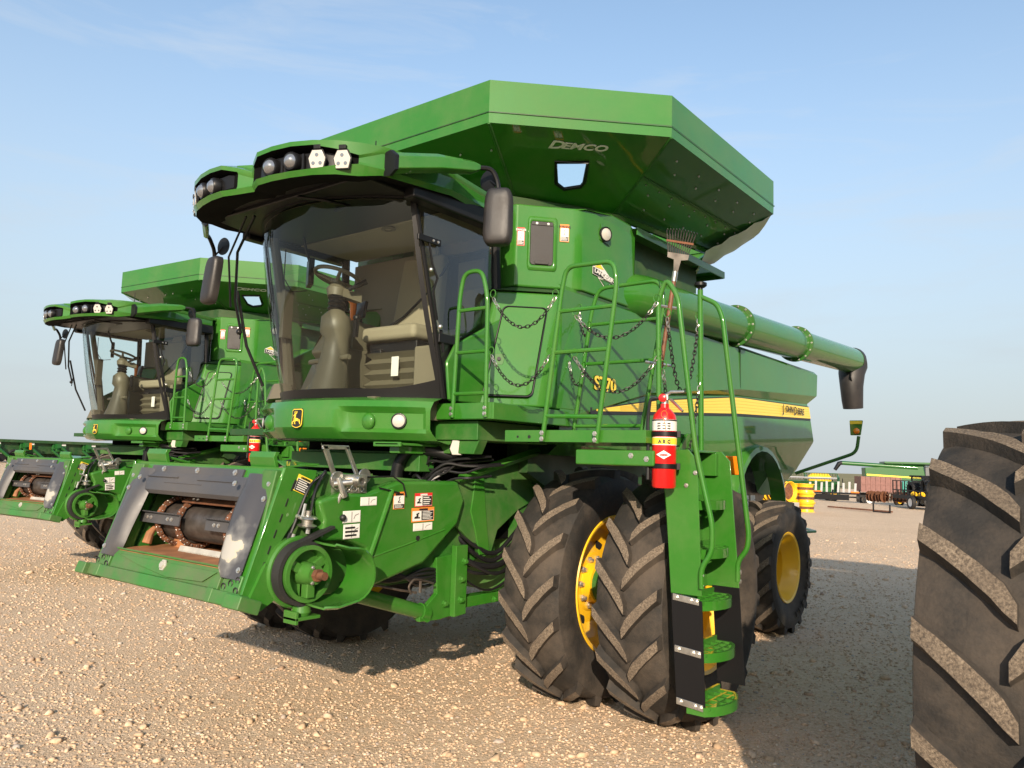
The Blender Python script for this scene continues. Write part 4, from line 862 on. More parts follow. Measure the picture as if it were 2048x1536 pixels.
    for dr_ in ([(-.036, -.012), (-.02, .004), (.012, .0), (.034, -.012), (.030, -.024), (.004, -.020), (-.022, -.022)], [(-.036, -.012), (-.026, .012), (-.018, .030), (-.010, .024), (-.014, .004), (-.02, -.02)], [(-.026, .020), (-.040, .014), (-.038, .022), (-.022, .034), (-.014, .03)],
                [(.016, -.004), (.036, -.008), (.048, -.044), (.042, -.046), (.030, -.022), (.018, -.024)], [(-.030, -.014), (-.022, -.022), (-.044, -.034), (-.036, -.044), (-.041, -.046), (-.052, -.032), (-.034, -.018)], [(-.018, .03), (-.006, .042), (-.004, .055), (.0, .055), (.002, .04), (-.012, .026)], [(-.024, .032), (-.028, .046), (-.022, .056), (-.018, .055), (-.022, .045), (-.018, .032)], [(-.014, -.018), (-.004, -.018), (-.016, -.034), (-.008, -.044), (-.013, -.046), (-.024, -.034)]):
        bs(dr_, 1, .009)
    q.build('deer_badge', ['decal_black', 'stripe_yellow', 'decal_black'], T, smooth=False)
    b = MB(); b.box(1.12, 1.62, .62, .86, 1.925, 1.945); b.box(1.60, 1.62, .60, .88, 1.915, 1.95); b.box(1.3, 1.55, .7, .8, 1.87, 1.925); b.build('nose_step', 'green', T, bevel=.006)
    # roof visor
    half = [(.62, .96), (.95, 1.03), (1.4, 1.10), (1.9, 1.09), (2.06, 1.05), (2.20, .97), (2.31, .865), (2.39, .72), (2.44, .55), (2.47, .38), (2.475, .22), (2.42, .10)]
    pts = half+[(2.36, 0.0)]+[(x, -y) for x, y in half[::-1]]
    b = MB(); rg = []; ce = Vector((1.3, 0, 0))
    for x, y in pts:
        pod = 1 if .14 < abs(y) < 1.02 and x > 2.15 else 0; nt_ = max(0, 1-abs(y)/.16); a = abs(y)
        zt_ = 3.91-.05*nt_+(.02 if x < 1.5 else 0)+.02*max(0, 1-abs(a-.5)/.4)*(x > 2.1); zb_ = 3.685+.03*nt_+(.07 if x < 1.9 else .03 if x < 2.1 else 0)
        e_ = min(1, max(0, (abs(y)-.70)/.27)**1.5) if pod and abs(y) > .7 else 0
        v = (Vector((x, y, 0))-ce).normalized(); P = lambda off, z: (x-v.x*off, y-v.y*off, z)
        i_ = (.09*min(1, max(.15, (1.0-abs(y))/.12)) if pod else .012)
        rg.append([P(.35, zt_+.035), P(.12, zt_+.03), P(0, zt_), P(.004, zt_-.03-.055*e_), P(i_, zt_-.045-.055*e_), P(i_, zb_+.06+.04*e_), P(.006, zb_+.04+.04*e_), P(.03, zb_+.005), P(.14, zb_+.015), P(.3, zb_+.05)])
    n0 = len(b.f); b.loft(rg, close=False, caps=False)
    k_ = len(rg[0])
    for i in range(len(rg)-1):
        for j in range(k_-1):
            x, y = pts[i]; x2, y2 = pts[i+1]
            if (j in (3, 4, 5) and min(abs(y), abs(y2)) > .09 and max(abs(y), abs(y2)) < 1.02 and min(x, x2) > 2.1) or j in (7, 8): b.m[n0+i*(k_-1)+j] = 1
    b.mi(0).slab([(x-.12, y*.92, 3.92) for x, y in pts], (0, 0, .03))
    rf = b.build('cab_roof', ['green', 'void_black'], T, ang=24)
    b = MB(); b.slab([(x-.06*(x > 1), y*.95, 3.745+(.03 if x < 1.9 else 0)) for x, y in pts], (0, 0, .12)); b.slab([(1.95, y, 3.69) for y in ()] or [(2.1, -.9, 3.72), (2.1, .9, 3.72), (1.7, .95, 3.70), (.7, .93, 3.72), (.7, -.93, 3.72), (1.7, -.95, 3.70)], (0, 0, .05)); b.build('roof_soffit', 'black', rf, bevel=.01)
    b = MB(); b.box(.66, 1.75, .93, 1.04, 3.66, 3.80); b.box(.66, 1.75, -1.04, -.93, 3.66, 3.80); b.build('roof_side_trim', 'black', rf, bevel=.02)
    b = MB(); b.tube([(2.1, .2, 3.71), (2.0, .35, 3.69), (1.8, .42, 3.69), (1.75, .2, 3.70)], .012, 6); b.build('grab_trim', 'black', rf)
    # work lamps in the roof
    for s in (1, -1):
        for y, z, k in ((.35, 3.79, 0), (.54, 3.80, 0), (.74, 3.79, 1), (.90, 3.78, 1)):
            x = interp([.22, .38, .55, .72, .9, 1.0], [2.475, 2.47, 2.44, 2.39, 2.30, 2.20], y)-.02; y *= s; n_ = Vector((1, .25*s+(.25 if k else 0)*s, -.12)).normalized(); c0 = Vector((x, y, z))
            if k == 0:
                b = MB(); b.lathe([(-.1, .03), (-.09, .055), (-.04, .06), (-.04, .066), (0, .066), (.012, .058), (.012, .048)], c0, n_, 20); b.tube([c0+Vector((-.05, .07, .05)), c0+Vector((-.05, .075, -.06))], .012, 5); b.tube([c0+Vector((-.03, -.07, -.02)), c0+Vector((-.08, -.1, .02)), c0+Vector((-.1, .0, -.05))], .008, 5)
                l_ = b.build('roof_lamp', 'black', rf)
                b = MB(); b.lathe([(.01, .05), (.028, .038), (.04, .02), (.043, 0)], c0, n_, 20); b.build('roof_lamp_lens', 'lens_dark', rf)
            else:
                e1 = Vector((0, 0, 1)).cross(n_).normalized(); e2 = n_.cross(e1); hexp = [(-.045, .06), (.045, .06), (.062, -.01), (.035, -.065), (-.035, -.065), (-.062, -.01)]
                hexp = [(x_, -y_) for x_, y_ in hexp]
                b = MB(); b.slab([c0+e1*p_[0]*1.08+e2*p_[1]*1.08-n_*.02 for p_ in hexp], n_*.02); b.obox(c0+e2*.085-n_*.02, e1, e2, n_, .05, .03, .05); l_ = b.build('roof_lamp', 'black', rf, bevel=.004)
                b = MB(); b.slab([c0+e1*p_[0]*.95+e2*p_[1]*.95 for p_ in hexp], n_*.006); ll = b.build('roof_lamp_lens', 'lens', rf, bevel=.003)
                b = MB()
                for px_, py_ in ((0, .03), (-.025, -.025), (.025, -.025)): b.lathe([(.0, .013), (.004, .012), (.004, 0)], c0+e1*px_+e2*py_+n_*.005, n_, 12)
                b.build('roof_lamp_led', 'lens_dark', rf)
        b = MB(); b.tube([(2.35, s*.3, 3.84), (2.30, s*.6, 3.85), (2.2, s*.85, 3.84)], .01, 5); b.build('lamp_wiring', 'black', rf)
    b = MB(); b.cyl((1.75, .62, 3.93), (1.75, .62, 4.16), .007, 6, .004); b.build('roof_antenna', 'black', rf)
    b = MB(); b.lathe([(0, .05), (.03, .055), (.035, .03), (.04, 0)], (1.45, .72, 3.95), (0, 0, 1), 14); b.build('roof_beacon_base', 'black', rf)
    b = MB(); b.tube(smooth([(2.3, -.12, 3.93), (2.2, -.1, 3.99), (2.2, .02, 3.99), (2.28, .03, 3.95)], .05), .008, 6); b.build('roof_handle', 'green', rf)
    # mirror arms and mirrors
    for s in (1, -1):
        if s > 0: tip = Vector((1.36, 1.29, 3.94)); root = Vector((2.02, 1.10, 3.80)); mc = Vector((1.25, 1.40, 3.585))
        else: tip = Vector((1.90, -1.34, 3.72)); root = Vector((2.06, -1.10, 3.80)); mc = Vector((1.72, -1.50, 3.37))
        b = MB(); up_ = Vector((0, 0, 1)); t = (tip-root).normalized(); sd_ = t.cross(up_)*(-s if s > 0 else 1)
        def cs(c, h, w_): return [c+up_*h, c+up_*h*.5+Vector((0, s, 0))*w_, c-up_*h*.6+Vector((0, s, 0))*w_, c-up_*h, c-up_*h*.9-Vector((0, s, 0))*w_, c+up_*h*.9-Vector((0, s, 0))*w_]
        b.loft([cs(root, .075, .05), cs(root.lerp(tip, .5)+up_*.015, .07, .05), cs(root.lerp(tip, .92), .05, .04), cs(tip, .03, .025)], caps=True); b.build('mirror_arm_cover', 'green', T, bevel=.006)
        b = MB(); b.slab(cs(root-t*.02, .09, .055), t*.025); b.build('arm_seal', 'black', T)
        b = MB(); b.tube(smooth([tip, tip+Vector((-.07, .07*s, .0)), mc+Vector((0, -.01*s, .26)), mc+Vector((0, 0, .1))], .08), .018, 8); b.lathe([(-.008, .0), (-.006, .075), (.004, .08), (.008, .0)], mc+Vector((-.02, -.11*s, .30)), (1, .1, 0), 22); b.tube([mc+Vector((-.02, -.11*s, .30)), mc+Vector((0, 0, .22))], .008, 6)
        b.build('mirror_arm', 'black', T)
        n_ = Vector((1, .55*s, 0)).normalized() if s > 0 else Vector((.95, -.1, 0)).normalized(); n_ = Vector((n_.x, n_.y, .05)).normalized(); e1 = Vector((0, 0, 1)).cross(n_).normalized(); e2 = n_.cross(e1); rg = []
        if s < 0: e2 = (e2+e1*.12).normalized()
        for dpt, sc_ in ((-.03, .97), (-.028, 1.0), (.02, 1.0), (.045, .9), (.055, .72), (.058, .3)):
            ring = []
            for k in range(28):
                a = 2*math.pi*k/28; ca, sa = math.cos(a), math.sin(a); ex_ = lambda v: math.copysign(abs(v)**.42, v)
                ring.append(mc+n_*dpt+e1*ex_(ca)*.105*sc_*(1-.04*ex_(sa))+e2*ex_(sa)*.215*(sc_*.5+.5 if dpt > 0 else sc_))
            rg.append(ring)
        b = MB(); b.loft(rg, caps=True); mi_ = b.build('wing_mirror', 'plastic', T, ang=50)
        b = MB(); b.slab([mc-n_*.034+e1*.085*sx_+e2*.185*sy_ for sx_, sy_ in ((-1, -.9), (-.9, -1), (.9, -1), (1, -.9), (1, .9), (.9, 1), (-.9, 1), (-1, .9))], n_*.002); b.build('mirror_face', 'mirror', mi_)
    # wipers on the far side of the windscreen
    b = MB(); b.tube([(2.02, -.45, 3.70), (1.93, -.80, 3.48), (1.84, -.93, 3.1), (1.74, -.97, 2.85)], .012, 6); b.tube([(2.05, -.52, 3.70), (1.97, -.86, 3.44), (1.86, -.96, 3.05)], .009, 6)
    b.tube([(1.80, -.97, 3.2), (1.66, -1.0, 2.75), (1.50, -.96, 2.42)], .013, 6); b.tube([(1.78, -.99, 3.18), (1.70, -1.03, 2.95), (1.74, -.98, 2.8)], .007, 5); b.ball((1.74, -1.0, 2.86), .025)
    b.build('wiper', 'black', T)
    # near-black box painting the shaded void below the cab; lamp, hoses, beams
    b = MB(); b.box(.2, 1.1, -.8, .80, 1.2, 1.98); b.build('under_cab_void', 'void_black', T)
    b = MB(); b.box(1.16, 1.32, -.75, .78, 1.74, 1.87); b.box(1.15, 1.28, -.75, .78, 1.60, 1.66); b.box(1.1, 1.2, -.8, .9, 1.87, 1.89); b.build('cross_beam', 'green_matte', T, bevel=.006)
    b = MB(); b.box(.35, 1.22, .72, 1.25, 1.98, 2.12); b.box(1.15, 1.3, .55, .80, 1.88, 2.0); b.slab([(1.2, .8, 1.98), (1.2, 1.25, 1.98), (1.2, 1.2, 1.88), (1.2, .9, 1.88)], (-.1, 0, 0)); b.build('walkway_bracket', 'green_matte', T, bevel=.006)
    c0 = Vector((1.2, 1.04, 1.925)); n_ = Vector((1, .5, -.05)).normalized(); e1 = Vector((0, 0, 1)).cross(n_).normalized(); e2 = n_.cross(e1); hx = [(-.035, -.055), (.035, -.055), (.055, .01), (.035, .055), (-.035, .055), (-.055, .01)]; hx = [(x_, -y_*1.0) for x_, y_ in hx]
    b = MB(); b.slab([c0+e1*p_[0]*1.08+e2*p_[1]*1.08-n_*.02 for p_ in hx], n_*.02); b.obox(c0+e2*.075-n_*.015, e1, e2, n_, .04, .05, .02); l_ = b.build('work_lamp', 'black', T, bevel=.003)
    b = MB(); b.slab([c0+e1*p_[0]*.95+e2*p_[1]*.95 for p_ in hx], n_*.008); b.build('work_lamp_lens', 'lens', l_, bevel=.003)
    rs = random.Random(5)
    for i in range(11):
        b = MB(); a0 = Vector((1.22+rs.uniform(-.05, .05), .70+rs.uniform(-.1, .05), 1.66+rs.uniform(-.02, .1))); a1 = Vector((1.05+rs.uniform(-.05, .1), 1.02+rs.uniform(-.1, .15), 1.78+rs.uniform(-.08, .08)))
        mid_ = a0.lerp(a1, .5)+Vector((rs.uniform(0, .1), 0, rs.uniform(-.1, .16))); P_ = [a0, a0.lerp(mid_, .5)+Vector((.03, 0, rs.uniform(0, .06))), mid_, mid_.lerp(a1, .5)+Vector((.0, .0, rs.uniform(-.04, .04))), a1, a1+Vector((-.2, .05, .02))]
        b.tube(smooth(P_, .07), rs.choice((.009, .012, .015)), 7); b.build('hose', 'hose', T)
    b = MB(); b.tube(smooth([(1.36, .58, 1.60), (1.36, .60, 1.80), (1.30, .68, 1.92), (1.22, .82, 1.90), (1.1, .95, 1.86)], .12), [.048]*26, 10); b.build('hose_sleeve', 'black', T)
    for i in range(6):
        b = MB(); z = .78+i*.07+rs.uniform(-.04, .04); q0 = rs.uniform(-.1, .1); b.tube(smooth([(1.0+q0, .78, z+.30+q0), (.9+q0, .90, z+.10), (.62, .96+rs.uniform(-.06, .06), z+rs.uniform(-.06, .08)), (.3, .98, z+.18+q0*2)], .2), rs.choice((.009, .013, .018, .024)), 8); b.build('hose', 'hose', T)
    # side panels and posts between feeder house and front wheel
    b = MB(); b.prism([(1.10, 1.68), (.73, 1.76), (.38, 1.84), (.10, 1.90), (-.10, 1.90), (-.11, 1.58), (.29, 1.44), (.55, 1.29), (.63, 1.10), (.76, 1.09), (.82, 1.19), (1.06, 1.35)], 1, .90, .925); b.build('front_side_panel', 'green_matte', T, bevel=.004)
    b = MB(); b.prism([(.86, 1.71), (.76, 1.73), (.72, 1.45), (.66, 1.12), (.78, 1.11), (.84, 1.3), (.90, 1.45), (.88, 1.55)], 1, .925, .94); b.build('bracket_plate', 'green', T, bevel=.004)
    b = MB(); b.tube([(1.05, .95, 1.70), (.2, 1.05, 1.93)], .035, 4); b.build('stay_bar', 'green', T)
    b = MB(); b.prism([(1.22, 1.12), (.93, 1.14), (.93, .69), (1.16, .67), (1.37, .68), (1.37, .74), (1.20, .86)], 1, .86, .90); b.prism([(1.06, 1.2), (.93, 1.2), (.93, .69), (1.06, .68)], 1, .90, .95); b.box(.3, .95, .8, .9, .72, .80); b.build('frame_post', 'green', T, bevel=.005)
    b = MB()
    for x, z in ((1.0, .95), (1.0, .80), (1.12, .78), (.97, 1.08), (.6, .76)): b.bolt((x, .95 if x < 1.06 else .9, z), (0, 1, 0), .02, .03)
    b.build('post_bolt', 'green', T)

def make_feeder(T):
    F = []
    def add(o): F.append(o); return o
    def q_(y, t, off=0): return Vector((lerp(2.84, 2.58, t)+.946*off, y, lerp(1.0, 1.755, t)+.325*off))
    def bar(b, y0, y1, t0, t1, o0, o1):
        b.add([q_(y, t, o_) for y in (y0, y1) for t in (t0, t1) for o_ in (o0, o1)], [(0, 1, 3, 2), (4, 6, 7, 5), (0, 4, 5, 1), (2, 3, 7, 6), (0, 2, 6, 4), (1, 5, 7, 3)])
    b = MB(); bar(b, -.90, .90, .84, 1.0, -.10, 0); bar(b, -.90, -.66, .0, .84, -.10, -.004); bar(b, .66, .90, .0, .84, -.10, -.004)
    b.slab([q_(-.9, 1.0, 0), q_(.9, 1.0, 0), q_(.9, 1.0, -.26)+Vector((0, 0, .05)), q_(-.9, 1.0, -.26)+Vector((0, 0, .05))], (0, 0, -.02))
    fr = add(b.build('feeder_frame', 'green', T, bevel=.006))
    b = MB(); bar(b, -.66, .66, .04, .19, -.05, .012); b.build('lower_lip', 'worn_green', fr, bevel=.006)
    b = MB(); b.slab([q_(-.60, .16, .016), q_(.62, .16, .016), q_(.5, .07, .016), q_(.1, .05, .016), q_(-.3, .10, .016)], q_(0, 0, .006)-q_(0, 0, 0)); b.slab([q_(-.66, .195, -.05), q_(.66, .195, -.05), q_(.66, .21, .03), q_(-.66, .21, .03)], (0, 0, -.012)); b.build('lip_edge', 'worn_green', fr, bevel=.003)
    b = MB(); bar(b, -.92, .92, -.06, .04, -.10, .035); bar(b, -1.0, -.88, -.07, .03, -.08, .07); bar(b, .84, 1.0, -.07, .03, -.08, .07); bar(b, .60, .66, -.062, .045, 0, .04); bar(b, -.80, -.74, -.062, .045, 0, .04)
    b.build('bottom_bar', 'worn_green', fr, bevel=.008)
    b = MB()
    for s in (1, -1): bar(b, s*.78-.09, s*.78+.09, .03, .17, -.02, .014)
    b.build('latch_plate', 'worn_green', fr, bevel=.01)
    b = MB()
    for s in (1, -1):
        for dy, t in ((-.06, .07), (.0, .10), (.06, .13), (.07, .055)): 
            c0 = q_(s*.78+dy, t, .016); b.tube([c0+Vector((0, .019*math.cos(a), .019*math.sin(a))) for a in [2*math.pi*k/12 for k in range(12)]], .004, 5, closed=True)
    b.build('plate_hole', 'decal_black', fr)
    b = MB(); b.bolt(q_(.02, .135, .02), (1, 0, .3), .028, .02); b.build('lip_bolt', 'worn_metal', fr)
    for y in (-.64, .64):
        b = MB(); b.add([q_(y+dy, 1.0, o_)+Vector((0, 0, z)) for dy in (-.13, .13) for o_, z in ((-.03, -.02), (.0, .06), (-.015, .10), (-.05, .11), (-.03, .075), (-.05, .0))], [(0, 1, 7, 6), (1, 2, 8, 7), (2, 3, 9, 8), (3, 4, 10, 9), (4, 5, 11, 10), (5, 0, 6, 11), (0, 1, 2, 3, 4, 5), (6, 7, 8, 9, 10, 11)])
        b.tube([q_(y+.1, 1.0, -.04)+Vector((0, 0, .05)), q_(y+.1, 1.0, -.22)+Vector((0, 0, .07))], .012, 5)
        b.build('top_hook', 'green', fr, bevel=.004)
    # grey wear cover: header strip and two bulging side flaps
    b = MB(); bar(b, -.80, .80, .73, .90, .0, .012); bar(b, -.62, .50, .90, .965, .0, .010)
    b.loft([[q_(y, .715, .0), q_(y, .74, .025), q_(y, .82, .03), q_(y, .90, .012)] for y in (-.72, .60)], close=False)
    cv = add(b.build('opening_cover', 'poly', T, ang=30, solid=.006))
    b = MB()
    for t, y0, y1 in ((.86, -.60, -.2), (.81, -.35, .12), (.85, .05, .5)): b.tube([q_(y0, t, .03), q_(y1, t, .03)], .006, 5)
    b.build('cover_rib', 'poly', cv)
    for s in (1, -1):
        b = MB(); rg = []
        for i in range(13):
            t = .93-.80*i/12; w_in = .575+.02*math.sin(t*6) if t > .2 else .60+(.2-t)*.9; w_out = .845
            bul = .035+.03*math.sin(math.pi*min(1, max(0, (t-.1)/.75)))
            rg.append([q_(s*lerp(w_in, w_out, k/7), t, [.0, bul*.8, bul, bul*.98, bul*.9, bul*.5, .018, .012][k]) for k in range(8)])
        b.loft(rg, close=False); fl = b.build('side_flap', 'poly_worn' if s > 0 else 'poly', cv, solid=.006, ang=50)
        b = MB()
        for y, t in ((.82, .86), (.82, .74), (.82, .20), (.74, .15), (.58, .82)): b.bolt(q_(s*y, t, .02 if y > .6 else .09), (1, 0, .33), .014, .012)
        b.build('cover_bolt', 'bolt', cv)
    b = MB()
    for y in (-.45, -.02, .42): b.bolt(q_(y, .935, .012), (1, 0, .33), .016, .014)
    b.build('cover_bolt', 'bolt', cv)
    # inside: floor, drum, chains with slats
    b = MB(); b.box(1.6, 2.62, -.68, .68, .98, 1.0); b.slab([(1.55, -.68, 1.0), (1.55, .68, 1.0), (1.55, .68, 1.7), (1.55, -.68, 1.7)], (.02, 0, 0)); b.box(1.6, 2.5, -.70, .70, 1.64, 1.66); b.build('feeder_lining', 'void_black', fr)  # near-black walls put the shade inside the feeder into the colour
    b = MB(); b.slab([(2.80, -.66, 1.155), (2.80, .66, 1.155), (2.15, .66, 1.165), (2.15, -.66, 1.165)], (0, 0, -.02)); b.build('feeder_floor', 'rust_plate', fr)
    b = MB(); b.slab([(2.7, -.70, 1.0), (2.45, -.70, 1.72), (1.7, -.70, 1.72), (1.7, -.70, 1.0)], (0, .02, 0)); b.slab([(2.7, .70, 1.0), (2.45, .70, 1.72), (1.7, .70, 1.72), (1.7, .70, 1.0)], (0, -.02, 0)); b.build('inner_side', 'green_matte', fr)
    c0 = Vector((2.46, 0, 1.345)); b = MB(); b.cyl(c0+Vector((0, -.52, 0)), c0+Vector((0, .60, 0)), .125, 40)
    for y in (-.50, -.24, .40, .58): b.lathe([(-.008, .126), (-.008, .140), (.008, .140), (.008, .126)], c0+Vector((0, y, 0)), (0, 1, 0), 40)
    dr = add(b.build('feeder_drum', 'steel', T, ang=30))
    for y in (-.47, -.21, .37):
        N = 26; b = MB(); bb = b
        for i in range(N):
            a = 2*math.pi*i/N; p_ = c0+Vector((math.cos(a)*.158, y, math.sin(a)*.158)); tg = Vector((-math.sin(a), 0, math.cos(a))); nn_ = Vector((math.cos(a), 0, math.sin(a)))
            b.mi(0).obox(p_, tg, (0, 1, 0), nn_, .040, .026 if i % 2 else .04, .026); b.mi(1); bb.bolt(p_+nn_*.012, nn_, .005, .006)
            bb.cyl(p_+Vector((0, -.024, 0)), p_+Vector((0, .024, 0)), .005, 6)
        b.build('slat_chain', ['rust', 'bolt'], dr, bevel=.002)
    for (y0, y1, a, mt) in ((-.66, -.14, 8, 'poly'), (.18, .66, 8, 'poly'), (-.24, .52, 62, 'rust'), (-.24, .5, -66, 'worn_metal')):
        a = rad(a); nn_ = Vector((math.cos(a), 0, math.sin(a))); tg = Vector((-math.sin(a), 0, math.cos(a))); p_ = c0+nn_*.185
        b = MB(); b.obox(p_+Vector((0, (y0+y1)/2, 0)), (0, 1, 0), tg, nn_, y1-y0, .075, .008); b.obox(p_+Vector((0, (y0+y1)/2, 0))+tg*.036+nn_*.015, (0, 1, 0), nn_, tg, y1-y0, .03, .006)
        for k in range(int((y1-y0)/.018)): b.obox(p_+Vector((0, y0+.01+k*.018, 0))+tg*.038+nn_*.033, (0, 1, 0), nn_, tg, .009, .01, .006)
        sl = b.build('feeder_slat', mt, dr)
        b = MB(); bb2 = [y0+.10, y0+.15, y1-.15, y1-.10]
        for y in bb2: b.bolt(p_+Vector((0, y, 0))+nn_*.004, nn_, .011, .01)
        b.build('slat_bolt', 'bolt', dr)
    b = MB(); b.tube([(2.62, -.60, 1.18), (2.60, -.60, 1.25), (2.55, -.60, 1.31)], [.035, .03, .012], 8); b.obox((2.45, -.45, 1.17), (0, 1, 0), (0, 0, 1), (1, 0, 0), .16, .12, .05); b.build('feeder_guide', 'rust_plate', fr, bevel=.006)
    # body of the feeder house
    b = MB(); b.prism([(2.62, 1.74), (2.30, 1.73), (1.0, 1.66), (.5, 1.6), (.5, 1.1), (1.3, .98), (2.55, .95), (2.80, .97)], 1, .72, .865); b.prism([(2.62, 1.74), (2.30, 1.73), (1.0, 1.66), (.5, 1.6), (.5, 1.1), (1.3, .98), (2.55, .95), (2.80, .97)], 1, -.865, -.72)
    b.slab([(2.3, -.8, 1.74), (2.3, .8, 1.74), (.5, .8, 1.64), (.5, -.8, 1.64)], (0, 0, -.02)); b.slab([(2.6, -.8, .97), (2.6, .8, .97), (.6, .8, 1.0), (.6, -.8, 1.0)], (0, 0, .02))
    add(b.build('feeder_house', 'green_matte', T, bevel=.01))
    b = MB(); b.prism([(2.585, 1.76), (2.35, 1.742), (2.37, 1.60), (2.47, 1.47), (2.55, 1.37), (2.64, 1.24), (2.72, 1.10), (2.80, 1.0), (2.845, 1.0)], 1, .88, .905)
    b.slab([(2.585, .9, 1.765), (2.33, .9, 1.785), (2.38, .76, 1.79), (2.55, .76, 1.80)], (0, 0, -.012))
    fp = add(b.build('side_plate', 'green', T, bevel=.004))
    b = MB()
    for i in range(7): t = i/6; x = lerp(2.53, 2.74, t); z = lerp(1.64, 1.09, t); b.obox((x, .907, z), (-.36, 0, 1), (0, 1, 0), (1, 0, .36), .05, .004, .007)
    b.obox((2.515, .907, 1.655), (-.3, 0, 1), (0, 1, 0), (1, 0, .3), .055, .005, .018); b.build('plate_slot', 'decal_black', fp)
    decal(fp, frame((2.525, .907, 1.622), (-1, 0, -.37), (-.37, 0, 1)), .115, .105, 'y', 'CAUTION', 5)
    # big side shield with stickers
    b = MB(); pf = [(2.39, 1.56), (2.2, 1.61), (2.01, 1.60), (1.72, 1.68), (1.10, 1.68), (1.02, 1.54), (1.09, 1.36), (1.44, 1.10), (1.95, .98), (1.99, 1.24), (2.14, 1.30), (2.36, 1.31), (2.34, 1.44)]
    b.prism(pf, 1, .87, .985); sh = add(b.build('side_shield', 'green', T, bevel=.03))
    b = MB(); b.tube([(1.78, .99, 1.62), (1.99, .99, 1.10)], .018, 8); b.tube([(1.93, .982, 1.185), (1.6, .982, 1.25), (1.24, .982, 1.33)], .008, 6); b.cyl((1.50, .983, 1.29), (1.50, .990, 1.29), .024, 16); b.build('shield_rib', 'green', sh)
    b = MB(); b.cyl((1.515, .986, 1.285), (1.515, .9915, 1.285), .018, 16); b.ball((2.20, .995, 1.45), .022); b.build('shield_hole', 'decal_black', sh)
    for x, z, w_, h_, k, hd, ln in ((1.765, 1.49, .105, .115, 'o', 'WARNING', 3), (1.56, 1.50, .175, .095, 'r', 'DANGER', 4), (1.585, 1.395, .225, .098, 'o', 'WARNING', 6), (1.565, 1.335, .19, .052, 'w', None, 2), (2.055, 1.52, .14, .055, 'w', None, 2), (2.195, 1.415, .145, .075, 'w', None, 2), (2.185, 1.315, .135, .09, 'w', None, 3)):
        decal(sh, frame((x, .987, z), (-1, 0, .02), (0, 0, 1)), w_, h_, k, hd, ln)
    # curved deflector in front of the shield
    b = MB(); path = [(2.42, 1.32), (2.32, 1.295)]+[(2.25+.165*math.sin(a), 1.12+.165*math.cos(a)*1.0) for a in [rad(-5+ -1*k*15) for k in range(0)]]+[(2.27-.165*math.sin(rad(k)), 1.13+.16*math.cos(rad(k))) for k in range(0, 181, 15)]+[(2.38, .955), (2.48, .965)]
    rg = [[(x, .95, z), (x+.01, 1.12, z-.01), (x+.02, 1.22, z-.01), (x+.02, 1.235, z+.0)] for x, z in path]; b.loft(rg, close=False); add(b.build('shield_deflector', 'green', T, solid=.012, ang=50))
    # drive pulley, belt and housing
    pc = Vector((2.485, 0, 1.135)); Y = Vector((0, 1, 0))
    b = MB(); b.lathe([(.84, .205), (.94, .215), (.955, .205), (.955, .16)], pc, Y, 40); b.prism([(2.72, .93), (2.80, 1.0), (2.70, 1.2), (2.6, 1.0)], 1, .86, .93)
    ph = add(b.build('pulley_housing', 'green', T, ang=30))
    b = MB(); b.lathe([(.96, .165), (.96, .19), (1.03, .19), (1.03, .165)], pc+Vector((.01, 0, 0)), Y, 40); b.slab([pc+Vector((.06, .965, .18)), pc+Vector((-.20, .965, .27)), pc+Vector((-.205, .965, .255)), pc+Vector((.05, .965, .16))], (0, .06, 0)); b.build('drive_belt', 'rubber_clean', ph)
    b = MB(); b.lathe([(.97, .0), (.97, .14), (.99, .15), (1.03, .168), (1.06, .168), (1.06, .142), (.99, .135), (.985, .07), (1.07, .065), (1.10, .055), (1.12, .055), (1.12, 0)], pc, Y, 40); pl = b.build('drive_pulley', 'green', ph, ang=30)
    b = MB()
    for a in (30, 150, 270): a = rad(a); b.obox(pc+Vector((math.cos(a)*.10, 1.02, math.sin(a)*.10)), (math.cos(a), 0, math.sin(a)), (-math.sin(a), 0, math.cos(a)), Y, .11, .06, .03)
    b.box(pc.x-.03, pc.x+.03, .98, 1.08, pc.z-.14, pc.z-.05); b.build('pulley_spoke', 'green', ph, bevel=.008)
    b = MB(); b.cyl(pc+Y*1.1, pc+Y*1.15, .038, 6); b.cyl(pc+Y*1.15, pc+Y*1.20, .024, 12); b.build('drive_shaft', 'rust', ph)
    b = MB()
    for a in (60, 180, 300): a = rad(a); b.bolt(pc+Vector((math.cos(a)*.05, 1.115, math.sin(a)*.05)), Y, .01, .012)
    b.build('pulley_bolt', 'bolt', ph)
    b = MB(); b.lathe([(0, .05), (.01, .06), (.02, .035), (.045, .035), (.055, .06), (.065, .05), (.07, .02), (.10, .02), (.1, 0)], (2.44, .95, 1.40), (0, .1, 1), 18); b.build('idler_pulley', 'zinc', ph)
    b = MB(); b.box(2.38, 2.56, .93, 1.05, .865, .885); b.box(2.54, 2.56, .93, 1.05, .845, .92); b.lathe([(0, .05), (.02, .06), (.06, .05)], (2.47, .98, .885), (0, 0, 1), 14); b.build('skid_bracket', 'green', ph, bevel=.004)
    # multi coupler with lifting handle
    b = MB(); b.box(1.99, 2.20, .86, .97, 1.60, 1.72); b.lathe([(0, .035), (.06, .035), (.06, .022), (.03, .02)], (2.08, .97, 1.68), (.1, 1, 0), 16)
    for x in (2.16, 2.10, 2.04): b.lathe([(0, .026), (.006, .026), (.006, .018), (.003, .018), (.003, .008), (.008, .006)], (x, .97, 1.63), (0, 1, 0), 16)
    b.lathe([(-.008, 0), (-.008, .06), (.008, .06), (.008, 0)], (2.22, .95, 1.68), (0, 1, 0), 18); b.lathe([(-.006, 0), (-.006, .05), (.006, .05), (.006, 0)], (1.98, .93, 1.71), (0, 1, 0), 18)
